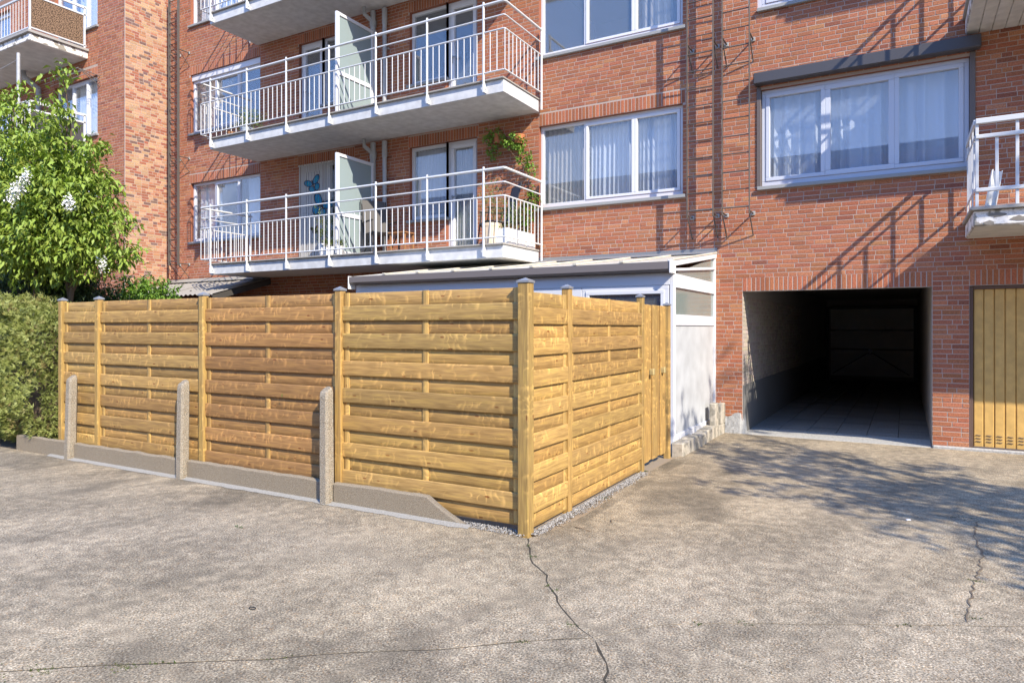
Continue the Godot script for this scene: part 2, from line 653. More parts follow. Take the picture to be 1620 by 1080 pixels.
func slab(parent: Node, poly: Array) -> void:
	var mb := MB.new()
	mb.two = true
	var pv := PackedVector2Array(poly)
	var idx := Geometry2D.triangulate_polygon(pv)
	if idx.is_empty():
		print("slab polygon failed ", pv[0], " ", pv.size())
	for i in range(0, idx.size(), 3):
		var q := []
		var w := []
		for k in 3:
			var a: Vector2 = pv[idx[i + k]]
			q.append(Vector3(a.x, 0, a.y))
			w.append(Vector2(a.x * .62 + a.y * .11, a.y * .62 - a.x * .11))
		mb.tri(q[0], q[1], q[2], Vector3.UP, Vector3.UP, Vector3.UP, w[0], w[1], w[2])
	for i in pv.size():
		var a := pv[i]
		var b := pv[(i + 1) % pv.size()]
		if a.distance_to(b) > 1.0:
			continue
		var nn := Vector3((b - a).orthogonal().x, 0, (b - a).orthogonal().y).normalized()
		mb.quad(Vector3(a.x, 0, a.y), Vector3(b.x, 0, b.y), Vector3(b.x, -.04, b.y), Vector3(a.x, -.04, a.y), nn, a * .5, b * .5, b * .5, a * .5)
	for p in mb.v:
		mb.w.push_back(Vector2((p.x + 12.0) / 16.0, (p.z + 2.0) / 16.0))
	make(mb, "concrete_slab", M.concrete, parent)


func ground() -> void:
	var g := node("ground")
	structure(g, "worn concrete yard with cracks")
	var base := MB.new()
	base.quad(Vector3(-150, -.03, -150), Vector3(150, -.03, -150), Vector3(150, -.03, 150), Vector3(-150, -.03, 150), Vector3.UP)
	make(base, "soil_bed", M.soil, g)
	var q := RandomNumberGenerator.new()
	q.seed = 5
	var corner := Vector2(-2.40, 5.955)
	var J := Vector2(-1.34, 7.21)
	var c1 := jag([corner, Vector2(-2.16, 6.35), Vector2(-1.94, 6.56), Vector2(-1.79, 6.77), Vector2(-1.59, 7.01), Vector2(-1.45, 7.15), J], q, .07, .010)
	var c2 := jag([J, Vector2(-1.27, 7.33), Vector2(-1.20, 7.43), Vector2(-1.10, 7.62), Vector2(-.95, 8.2), Vector2(-.8, 9.4), Vector2(-.9, 40)], q)
	var cl := jag([Vector2(-40, 34), Vector2(-6.0, 10.9), Vector2(-3.51, 8.84), Vector2(-3.20, 8.60), Vector2(-2.90, 8.39), Vector2(-2.57, 8.17), Vector2(-2.27, 7.92), Vector2(-1.92, 7.69), Vector2(-1.57, 7.37), J], q, 0.12, 0.006)
	var cr := jag([J, Vector2(-1.21, 7.03), Vector2(-1.09, 6.89), Vector2(-.72, 6.66), Vector2(-.32, 6.45), Vector2(.28, 6.12), Vector2(1.5, 5.5), Vector2(40, 3)], q, 0.12, 0.006)
	# side A: left of the diagonal crack, behind the long joint
	var A := []
	A.append_array(offset_line(c1, q, .002, .009, -1.0))
	A.pop_back()
	A.append(J + Vector2(-.006, .001))
	var l := offset_line(cl, q, .004, .009, 1.0)
	l.pop_back()
	l.reverse()
	A.append_array(l)
	A.append_array([Vector2(-40, 5.93), Vector2(-3.02, 5.93), Vector2(-2.80, 5.945)])
	slab(g, A)
	var B := []
	B.append_array(offset_line(cr, q, .002, .005, 1.0))
	B.append_array([Vector2(40, .02), Vector2(.31, .02), Vector2(.29, -.02), Vector2(-2.04, -.02), Vector2(-2.06, .02), Vector2(-2.35, .02), Vector2(-2.36, 2.2), Vector2(-2.37, 3.16)])
	B.append_array(jag([Vector2(-2.35, 3.30), Vector2(-2.34, 4.2), Vector2(-2.28, 5.0), Vector2(-2.30, 5.6), Vector2(-2.385, 5.95)], q, .08, .012))
	var rev := offset_line(c1, q, .001, .008, 1.0)
	for i in range(1, rev.size() - 1):
		B.append(rev[i])
	slab(g, B)
	var C := []
	C.append_array(offset_line(cl, q, .002, .007, -1.0))
	C.append_array(offset_line(c2, q, .001, .008, -1.0))
	C.append_array([Vector2(-40, 40)])
	slab(g, C)
	var D := []
	D.append_array(offset_line(cr, q, .001, .005, -1.0))
	D[0] = J + Vector2(.004, .004)
	D.append_array([Vector2(40, 40)])
	var c2r := offset_line(c2, q, .002, .012, 1.0)
	c2r.pop_front()
	c2r.reverse()
	D.append_array(c2r)
	slab(g, D)
	var fill := MB.new()
	for line in [c1, c2, cl, cr]:
		for i in line.size() - 1:
			var p0: Vector2 = line[i]
			var p1: Vector2 = line[i + 1]
			if p0.length() > 30 or p1.length() > 30:
				continue
			var nn := (p1 - p0).orthogonal().normalized() * .02
			fill.quad(Vector3(p0.x + nn.x, -.0015, p0.y + nn.y), Vector3(p1.x + nn.x, -.0015, p1.y + nn.y), Vector3(p1.x - nn.x, -.0015, p1.y - nn.y), Vector3(p0.x - nn.x, -.0015, p0.y - nn.y), Vector3.UP)
	make(fill, "joint_dirt", M.joint_dirt, g)
	# shallow crack further right, filled with soil
	var cb := MB.new()
	var rr := jag([Vector2(.49, 3.81), Vector2(.44, 4.27), Vector2(.45, 4.79), Vector2(.40, 5.16), Vector2(.32, 5.67), Vector2(.28, 6.08)], q, .05, .015)
	for i in rr.size() - 1:
		var nn: Vector2 = (rr[i + 1] - rr[i]).orthogonal().normalized()
		var w0 := 0.001 if i == 0 else 0.002 + 0.006 * absf(sin(i * 1.7)) * absf(sin(i * 0.31))
		var w1 := 0.001 if i == rr.size() - 2 else 0.002 + 0.006 * absf(sin((i + 1) * 1.7)) * absf(sin((i + 1) * .31))
		var n2: Vector2 = (rr[mini(i + 2, rr.size() - 1)] - rr[i + 1]).orthogonal().normalized() if i + 2 < rr.size() else nn
		var a0: Vector2 = rr[i] + nn * w0
		var a1: Vector2 = rr[i] - nn * w0
		var b0: Vector2 = rr[i + 1] + n2 * w1
		var b1: Vector2 = rr[i + 1] - n2 * w1
		cb.quad(Vector3(a0.x, .004, a0.y), Vector3(b0.x, .004, b0.y), Vector3(b1.x, .004, b1.y), Vector3(a1.x, .004, a1.y), Vector3.UP)
	make(cb, "crack", M.soil, g)
	# moss and weeds in the joints
	var mo := MB.new()
	var spots := []
	for line in [c1, cl, cr]:
		for i in range(2, line.size() - 2):
			var p: Vector2 = line[i]
			if p.length() < 12 and q.randf() < 0.22:
				for k in 6:
					spots.append([line[i].lerp(line[i + 1], q.randf()) + Vector2(q.randfn(0, .01), q.randfn(0, .01)), q.randf_range(.008, .02)])
	for e in [[-3.36, 8.74, .07], [-3.05, 8.52, .05], [-3.1, 8.55, .06], [-3.5, 8.86, .08], [.40, 3.75, .10], [.52, 3.78, .10], [-2.18, 6.29, .04], [-1.5, 7.13, .03], [-.72, 6.67, .05], [-1.63, 7.42, .03], [.3, 6.0, .04], [-2.36, 4.55, .04], [-2.42, 3.25, .03], [.36, 5.35, .03]]:
		for k in 45:
			spots.append([Vector2(e[0] + q.randfn(0, e[2] * .7), e[1] + q.randfn(0, e[2] * .3)), q.randf_range(.004, .013)])
	for s in spots:
		var p := Vector3(s[0].x, -.004, s[0].y)
		for k in 5:
			var d := Vector3(q.randfn(0, .5), 1.0, q.randfn(0, .5)).normalized()
			var t := d.cross(Vector3(q.randf() - .5, 0.1, q.randf() - .5)).normalized()
			var hh: float = s[1] * q.randf_range(.5, 1.2)
			var gk := q.randf_range(.6, 1.3)
			mo.tint = Color(gk, gk, gk * .8)
			var nn := t.cross(d).normalized()
			mo.tri(p - t * hh * .28, p + t * hh * .28, p + d * hh, nn, nn, nn)
	var mn := make(mo, "moss", M.moss)
	tag(mn, "green moss and weeds growing in the yard cracks", "moss", "", "stuff")


# ---------------------------------------------------------------- bricks
func brick_tone(q: RandomNumberGenerator, kind: String) -> Color:
	var r := q.randf()
	var c := Color(.485, .178, .089)
	if kind == "buff":
		if r < .42:
			c = Color(.62, .37, .22)
		elif r < .66:
			c = Color(.55, .26, .145)
		elif r < .9:
			c = Color(.43, .155, .09)
		else:
			c = Color(.24, .14, .12)
	elif kind == "soldier":
		c = Color(.50, .172, .080) * q.randf_range(.8, 1.15)
	elif kind == "dull":
		c = Color(.56, .47, .39)
	else:
		if r < .10:
			c = Color(.56, .235, .115)
		elif r < .14:
			c = Color(.36, .125, .072)
		elif r < .40:
			c = Color(.46, .160, .078)
		elif r < .50:
			c = Color(.53, .205, .10)
	var k := q.randf_range(.86, 1.12)
	return Color(c.r * k, c.g * k * q.randf_range(.93, 1.07), c.b * k * q.randf_range(.92, 1.08))


# one brick: face, chamfers and returns into the joint
func brick_geo(mb: MB, c: Vector3, ux: Vector3, uy: Vector3, nn: Vector3, w: float, h: float, d: float) -> void:
	var b := 0.0025
	var x := ux * (w * .5)
	var y := uy * (h * .5)
	var xi := ux * (w * .5 - b)
	var yi := uy * (h * .5 - b)
	var f := c + nn * d
	var k := c + nn * (d - b)
	var z := c - nn * .004
	var p := [-xi - yi, xi - yi, xi + yi, -xi + yi]
	var o := [-x - y, x - y, x + y, -x + y]
	var e := [-uy, ux, uy, -ux]
	mb.quad(f + p[0], f + p[1], f + p[2], f + p[3], nn)
	for i in 4:
		var j := (i + 1) % 4
		mb.quad(f + p[i], f + p[j], k + o[j], k + o[i], (nn + e[i]).normalized())
		mb.quad(k + o[i], k + o[j], z + o[j], z + o[i], e[i])


# a wall plane with openings; bricks in wild bond are returned as records
func brick_wall(org: Vector3, ux: Vector3, W: float, y0: float, y1: float, holes: Array, soldiers: Array, tone: String, q: RandomNumberGenerator, bricks: Array, mortar: MB) -> void:
	var nn := ux.cross(Vector3.UP).normalized()
	var xs := [0.0, W]
	var ys := [y0, y1]
	for hh in holes:
		xs.append_array([clampf(hh[0], 0, W), clampf(hh[1], 0, W)])
		ys.append_array([clampf(hh[2], y0, y1), clampf(hh[3], y0, y1)])
	xs.sort()
	ys.sort()
	for i in xs.size() - 1:
		for j in ys.size() - 1:
			if xs[i + 1] - xs[i] < .0005 or ys[j + 1] - ys[j] < .0005:
				continue
			var cx: float = (xs[i] + xs[i + 1]) * .5
			var cy: float = (ys[j] + ys[j + 1]) * .5
			var skip := false
			for hh in holes:
				if cx > hh[0] and cx < hh[1] and cy > hh[2] and cy < hh[3]:
					skip = true
			if not skip:
				mortar.quad(org + ux * xs[i] + Vector3.UP * ys[j], org + ux * xs[i + 1] + Vector3.UP * ys[j], org + ux * xs[i + 1] + Vector3.UP * ys[j + 1], org + ux * xs[i] + Vector3.UP * ys[j + 1], nn)
	var gap := .0085
	var ch := .062
	var rows := int((y1 - y0) / ch)
	for r in rows:
		var yb := y0 + r * ch
		var cuts := [[0.0, W]]
		for hh in holes + soldiers:
			if yb + .052 > hh[2] + .004 and yb < hh[3] - .004:
				var nx := []
				for s in cuts:
					if hh[1] <= s[0] or hh[0] >= s[1]:
						nx.append(s)
						continue
					if hh[0] > s[0] + .02:
						nx.append([s[0], hh[0]])
					if hh[1] < s[1] - .02:
						nx.append([hh[1], s[1]])
				cuts = nx
		for s in cuts:
			var x: float = s[0] + gap * .5
			var e: float = s[1] - gap * .5
			var first := true
			while x < e - .025:
				var w := (.20 if tone != "buff" else .165) if q.randf() > (.55 if tone == "buff" else .30) else .10
				if first:
					w = [.21, .155, .10][(r + int(s[0] * 10)) % 3 if r % 2 == 0 else 2 - (r % 3)]
				first = false
				w += q.randf_range(-.004, .004)
				if x + w > e - .06:
					w = e - x
					if w > .24:
						w = w * .5
				bricks.append([org + ux * (x + w * .5) + Vector3.UP * (yb + .026 + q.randf_range(-.0015, .0015)), w, .053 + q.randf_range(-.0015, .0015), brick_tone(q, tone), ux, q.randf_range(.002, .0045), nn])
				x += w + gap
	for s in soldiers:
		var k := int(round((s[1] - s[0]) / .0615))
		var st: float = (s[1] - s[0]) / k
		for i in k:
			bricks.append([org + ux * (s[0] + (i + .5) * st) + Vector3.UP * ((s[2] + s[3]) * .5), st - .011, s[3] - s[2] - .010, brick_tone(q, "soldier"), ux, q.randf_range(.002, .0045), nn])


func lay_bricks(wall: Node, bricks: Array, singles: int) -> void:
	# the bricks nearest the eye are pieces of their own, the rest one mass
	var near := []
	if singles > 0:
		for i in bricks.size():
			near.append([EYE.distance_squared_to(bricks[i][0]) + (0.0 if bricks[i][0].x < 1.35 and bricks[i][0].x > -2.3 else 1000.0), i])
		near.sort_custom(func(a, b): return a[0] < b[0])
	var single := {}
	var shared := {}
	for k in mini(singles, near.size()):
		var i: int = near[k][1]
		single[i] = true
		var b: Array = bricks[i]
		var key := "%d_%d_%d" % [int(round(b[1] * 200)), int(round(b[2] * 200)), k % 5]
		if not shared.has(key):
			var mb := MB.new()
			mb.tint = b[3]
			brick_geo(mb, Vector3.ZERO, Vector3.RIGHT, Vector3.UP, Vector3.BACK, round(b[1] * 200) / 200.0, b[2], b[5])
			shared[key] = mb.mesh()
		var o := put(shared[key], "brick", M.brick, wall)
		o.position = b[0]
	var mb := MB.new()
	for i in bricks.size():
		if single.has(i):
			continue
		var b: Array = bricks[i]
		mb.tint = b[3]
		brick_geo(mb, b[0], b[4], Vector3.UP, b[6], b[1], b[2], b[5])
	var o := make(mb, "brickwork", M.brick, wall)
	o.set_meta("kind", "stuff")


# ---------------------------------------------------------------- windows
# panes: [x0, x1, sash]; zf: front of the frame
func window(parent: Node, called: String, x0: float, x1: float, y0: float, y1: float, zf: float, panes: Array, fm: Material, sill := true) -> Node3D:
	var o := node(called, parent)
	var fr := MB.new()
	var t := .055
	var d := .07
	fr.span(Vector3(x0, y1 - t, zf - d), Vector3(x1, y1, zf), .004)
	fr.span(Vector3(x0, y0, zf - d), Vector3(x1, y0 + t + .02, zf), .004)
	fr.span(Vector3(x0, y0 + t + .02, zf - d), Vector3(x0 + t, y1 - t, zf), .004)
	fr.span(Vector3(x1 - t, y0 + t + .02, zf - d), Vector3(x1, y1 - t, zf), .004)
	make(fr, "frame", fm, o)
	for i in panes.size():
		var p: Array = panes[i]
		if i > 0:
			var mu := MB.new()
			var xm: float = (panes[i - 1][1] + p[0]) * .5
			mu.span(Vector3(xm - .035, y0 + t + .02, zf - d), Vector3(xm + .035, y1 - t, zf - .002), .004)
			make(mu, "mullion", fm, o)
		var xa: float = p[0]
		var xb: float = p[1]
		var ya := y0 + t + .02
		var yb := y1 - t
		if p[2] > 0:
			var sa := MB.new()
			var k: float = p[2]
			var zz := zf + .012
			sa.span(Vector3(xa, yb - k, zf - .05), Vector3(xb, yb, zz), .005)
			sa.span(Vector3(xa, ya, zf - .05), Vector3(xb, ya + k, zz), .005)
			sa.span(Vector3(xa, ya + k, zf - .05), Vector3(xa + k, yb - k, zz), .005)
			sa.span(Vector3(xb - k, ya + k, zf - .05), Vector3(xb, yb - k, zz), .005)
			make(sa, "sash", fm, o)
			xa += k
			xb -= k
			ya += k
			yb -= k
		var gl := MB.new()
		gl.span(Vector3(xa - .005, ya - .005, zf - .024), Vector3(xb + .005, yb + .005, zf - .020))
		gl.span(Vector3(xa - .005, ya - .005, zf - .040), Vector3(xb + .005, yb + .005, zf - .036))
		make(gl, "pane", M.glass, o)
	if sill:
		var si := MB.new()
		si.span(Vector3(x0 - .05, y0 - .055, zf - .03), Vector3(x1 + .05, y0 - .005, .055), .004)
		make(si, "sill", M.stone, o)
	return o


func room(parent: Node, x0: float, x1: float, y0: float, y1: float, z0: float, z1: float) -> void:
	var mb := MB.new()
	var p := func(a, b, c): return Vector3([x0, x1][a], [y0, y1][b], [z1, z0][c])
	mb.quad(p.call(0, 0, 0), p.call(1, 0, 0), p.call(1, 1, 0), p.call(0, 1, 0), Vector3.BACK)
	mb.quad(p.call(0, 0, 0), p.call(0, 0, 1), p.call(0, 1, 1), p.call(0, 1, 0), Vector3.RIGHT)
	mb.quad(p.call(1, 0, 0), p.call(1, 0, 1), p.call(1, 1, 1), p.call(1, 1, 0), Vector3.LEFT)
	mb.quad(p.call(0, 0, 0), p.call(1, 0, 0), p.call(1, 0, 1), p.call(0, 0, 1), Vector3.UP)
	mb.quad(p.call(0, 1, 0), p.call(1, 1, 0), p.call(1, 1, 1), p.call(0, 1, 1), Vector3.DOWN)
	make(mb, "interior_room", M.room, parent)


func reveal(mb: MB, org: Vector3, ux: Vector3, x0: float, x1: float, y0: float, y1: float, d: float) -> void:
	var nn := ux.cross(Vector3.UP).normalized()
	var a := org + ux * x0
	var b := org + ux * x1
	var bk := -nn * d
	var f := nn * .003
	mb.quad(a + Vector3.UP * y0 + f, a + Vector3.UP * y1 + f, a + Vector3.UP * y1 + bk, a + Vector3.UP * y0 + bk, ux)
	mb.quad(b + Vector3.UP * y0 + f, b + Vector3.UP * y1 + f, b + Vector3.UP * y1 + bk, b + Vector3.UP * y0 + bk, -ux)
	mb.quad(a + Vector3.UP * y1 + f, b + Vector3.UP * y1 + f, b + Vector3.UP * y1 + bk, a + Vector3.UP * y1 + bk, Vector3.DOWN)
	mb.quad(a + Vector3.UP * y0 + f, b + Vector3.UP * y0 + f, b + Vector3.UP * y0 + bk, a + Vector3.UP * y0 + bk, Vector3.UP)


func curtain(x0: float, x1: float, y0: float, y1: float, z: float, pitch: float, seed_: int, m: Material, label: String) -> void:
	var mb := MB.new()
	var f := noise(seed_, 1.0, 2)
	var n := int((x1 - x0) / .012)
	var pts := []
	var bot := []
	for i in n + 1:
		var x := lerpf(x0, x1, float(i) / n)
		var ph := x / pitch * TAU + f.get_noise_1d(x * 2.2) * 3.5
		var dz := sin(ph) * .048 + sin(ph * 2.3 + 1.0) * .006 + f.get_noise_1d(x * 6.0 + 50.0) * .012
		pts.append(Vector3(x, y1, z + dz * .6))
		bot.append(Vector3(x + sin(ph * .5) * .004, y0, z + dz * 1.25))
	for i in n:
		var nn: Vector3 = (pts[i + 1] - pts[i]).cross(Vector3.UP).normalized()
		var na: Vector3 = (pts[i + 1] - pts[maxi(i - 1, 0)]).cross(Vector3.UP).normalized()
		var nb: Vector3 = (pts[mini(i + 2, n)] - pts[i]).cross(Vector3.UP).normalized()
		if nn == Vector3.ZERO:
			continue
		mb.tri(pts[i], pts[i + 1], bot[i + 1], na, nb, nb)
		mb.tri(pts[i], bot[i + 1], bot[i], na, nb, na)
	tag(make(mb, "curtain", m), label, "curtain", "curtains behind the windows")


# ---------------------------------------------------------------- balconies
func prism_x(mb: MB, poly: Array, x0: float, x1: float) -> void:
	mb.sweep(poly, x0, x1, Vector3.ZERO, Basis.IDENTITY, Vector2.ZERO, false)


func balcony(parent: Node, yb: float) -> Node3D:
	var x0 := -12.37
	var x1 := -5.39
	var o := node("balcony", parent)
	var mb := MB.new()
	mb.span(Vector3(x0, yb, .004), Vector3(x1, yb + .20, 1.21), .006)
	make(mb, "slab", M.slab_paint, o)
	mb = MB.new()
	mb.span(Vector3(x0 - .02, yb + .201, .004), Vector3(x1 + .02, yb + .225, 1.255), .003)
	make(mb, "floor_tiles", M.tile_edge, o)
	var zr := 1.285
	var xr := -5.325
	var xl := -12.56
	for e in [[1.365, .021, "handrail"], [1.15, .012, "rail"], [.94, .013, "rail"], [.31, .013, "bottom_rail"]]:
		mb = MB.new()
		var y: float = yb + e[0]
		mb.tube([Vector3(xl, y, .01), Vector3(xl, y, zr - .02), Vector3(xl + .02, y, zr), Vector3(xr - .02, y, zr), Vector3(xr, y, zr - .02), Vector3(xr, y, .03)], e[1], 8)
		make(mb, e[2], M.rail, o)
	var pb := MB.new()
	pb.tube([Vector3(0, .02, 0), Vector3(0, 1.355, 0)], .019, 8)
	var pm := pb.mesh()
	var kb := MB.new()
	kb.sweep([Vector2(-.085, -.01), Vector2(.022, -.01), Vector2(.022, .10), Vector2(-.01, .14), Vector2(-.03, .14), Vector2(-.085, .02)], -.012, .012, Vector3.ZERO, Basis.IDENTITY, Vector2.ZERO, false)
	kb.tube([Vector3(-.02, .05, -.03), Vector3(.03, .05, -.03)], .010, 6)
	var km := kb.mesh()
	for i in 7:
		var x := -12.255 + i * 1.091
		var p := put(pm, "post", M.rail, o)
		p.position = Vector3(x, yb + .06, zr)
		p = put(km, "bracket", M.rail, o)
		p.position = Vector3(x, yb + .03, zr)
	var endp := put(pm, "post", M.rail, o)
	endp.position = Vector3(xr, yb, .06)
	endp.scale = Vector3(1, 1.03, 1)
	endp = put(pm, "post", M.rail, o)
	endp.position = Vector3(xl, yb + .06, .06)
	var bb := MB.new()
	bb.tube([Vector3(0, .31, 0), Vector3(0, .94, 0)], .0085, 6, -1.0, false)
	var bm := bb.mesh()
	for i in 6:
		for k in 8:
			put(bm, "baluster", M.rail, o).position = Vector3(-12.255 + i * 1.091 + (k + 1) * 1.091 / 9.0, yb, zr)
	for k in 2:
		put(bm, "baluster", M.rail, o).position = Vector3(-5.709 + (k + 1) * .122, yb, zr)
		put(bm, "baluster", M.rail, o).position = Vector3(-12.255 - (k + .6) * .115, yb, zr)
	for k in 10:
		put(bm, "baluster", M.rail, o).position = Vector3(xr, yb, zr - .005 - k * .122)
		put(bm, "baluster", M.rail, o).position = Vector3(xl, yb, zr - .005 - k * .122)
	return o


func screen(parent: Node, yf: float) -> void:
	# frosted privacy screen across the balcony
	var o := node("privacy_screen", parent)
	var x := -8.945
	var y1 := yf + 1.86
	var mb := MB.new()
	var a := .05
	mb.span(Vector3(x - .025, yf + .03, 1.08), Vector3(x + .025, y1, 1.15), .004)
	mb.span(Vector3(x - .025, yf + .03, .16), Vector3(x + .025, y1, .21), .004)
	mb.span(Vector3(x - .024, y1 - .06, .21), Vector3(x + .024, y1, 1.08), .004)
	mb.span(Vector3(x - .024, yf + .72, .21), Vector3(x + .024, yf + .80, 1.08), .004)
	mb.span(Vector3(x - .024, yf + .03, .21), Vector3(x + .024, yf + .09, 1.08), .004)
	make(mb, "frame", M.upvc, o)
	for e in [[.09, .72], [.80, 1.80]]:
		mb = MB.new()
		mb.span(Vector3(x - .004, yf + e[0], .21), Vector3(x + .004, yf + e[1], 1.08))
		make(mb, "pane", M.frosted, o)


func right_balcony(parent: Node, yb: float, planks: bool) -> void:
	var o := node("balcony", parent)
	var x0 := .655
	var x1 := 5.2
	var mb := MB.new()
	mb.span(Vector3(x0, yb, .004), Vector3(x1, yb + .17, 1.22), .012)
	make(mb, "slab", M.peeling, o)
	mb = MB.new()
	mb.span(Vector3(x0 - .03, yb + .171, .004), Vector3(x1, yb + .21, 1.27), .004)
	make(mb, "floor_tiles", M.tile_edge, o)
	if planks:
		for i in 34:
			mb = MB.new()
			mb.span(Vector3(x0 + .01 + i * .133, yb - .018, .01), Vector3(x0 + .01 + i * .133 + .127, yb - .001, 1.21), .004)
			make(mb, "soffit_plank", M.soffit_plank, o)
	else:
		# spalled corner: loose crusts of paint and mortar on the front edge
		var q := RandomNumberGenerator.new()
		q.seed = 12
		mb = MB.new()
		mb.span(Vector3(x0 + .02, yb - .005, .01), Vector3(x1, yb - .0005, 1.19))
		make(mb, "soffit_board", M.soffit, o)
		for i in 14:
			mb = MB.new()
			var w := q.randf_range(.04, .16)
			var p := Vector3(x0 + q.randf_range(.05, 1.2), yb + q.randf_range(.0, .12), 1.221)
			var ring := []
			for k in 9:
				var g := TAU * k / 9.0
				ring.append(p + Vector3(cos(g) * w * q.randf_range(.6, 1.0), sin(g) * .026 * q.randf_range(.4, 1.2), .0025))
			var top := p + Vector3(0, 0, .0035)
			for k in 9:
				var nn: Vector3 = (ring[(k + 1) % 9] - top).cross(ring[k] - top).normalized()
				if nn.z < 0:
					nn = -nn
				mb.tri(top, ring[k], ring[(k + 1) % 9], nn, nn, nn)
			make(mb, "loose_crust", M.crust, o)
	var z := 1.19
	for e in [[1.16, .03, .035, "handrail"], [.99, .022, .022, "rail"], [.40, .022, .022, "bottom_rail"]]:
		mb = MB.new()
		var y: float = yb + e[0]
		mb.span(Vector3(x0 + .02, y - e[1], z - e[2]), Vector3(x1, y + e[1], z + e[2] * .5), .006)
		mb.span(Vector3(x0 - e[2] * .5 + .02, y - e[1], .01), Vector3(x0 + e[2] * .8, y + e[1], z - e[2]), .006)
		make(mb, e[3], M.rail, o)
	for i in 25:
		mb = MB.new()
		var x := x0 + .035 + i * .182
		var post := i % 2 == 0 or i == 0
		mb.span(Vector3(x - .016, yb + (.21 if post else .40), z - .022), Vector3(x + .016, yb + (1.14 if post else .98), z - .006), .003)
		make(mb, "baluster", M.rail, o)
	for i in 6:
		mb = MB.new()
		var zz := z - .18 - i * .182
		mb.span(Vector3(x0 + .012, yb + (.21 if i % 2 == 1 else .40), zz - .014), Vector3(x0 + .028, yb + (1.14 if i % 2 == 1 else .98), zz + .014), .003)
		make(mb, "baluster", M.rail, o)


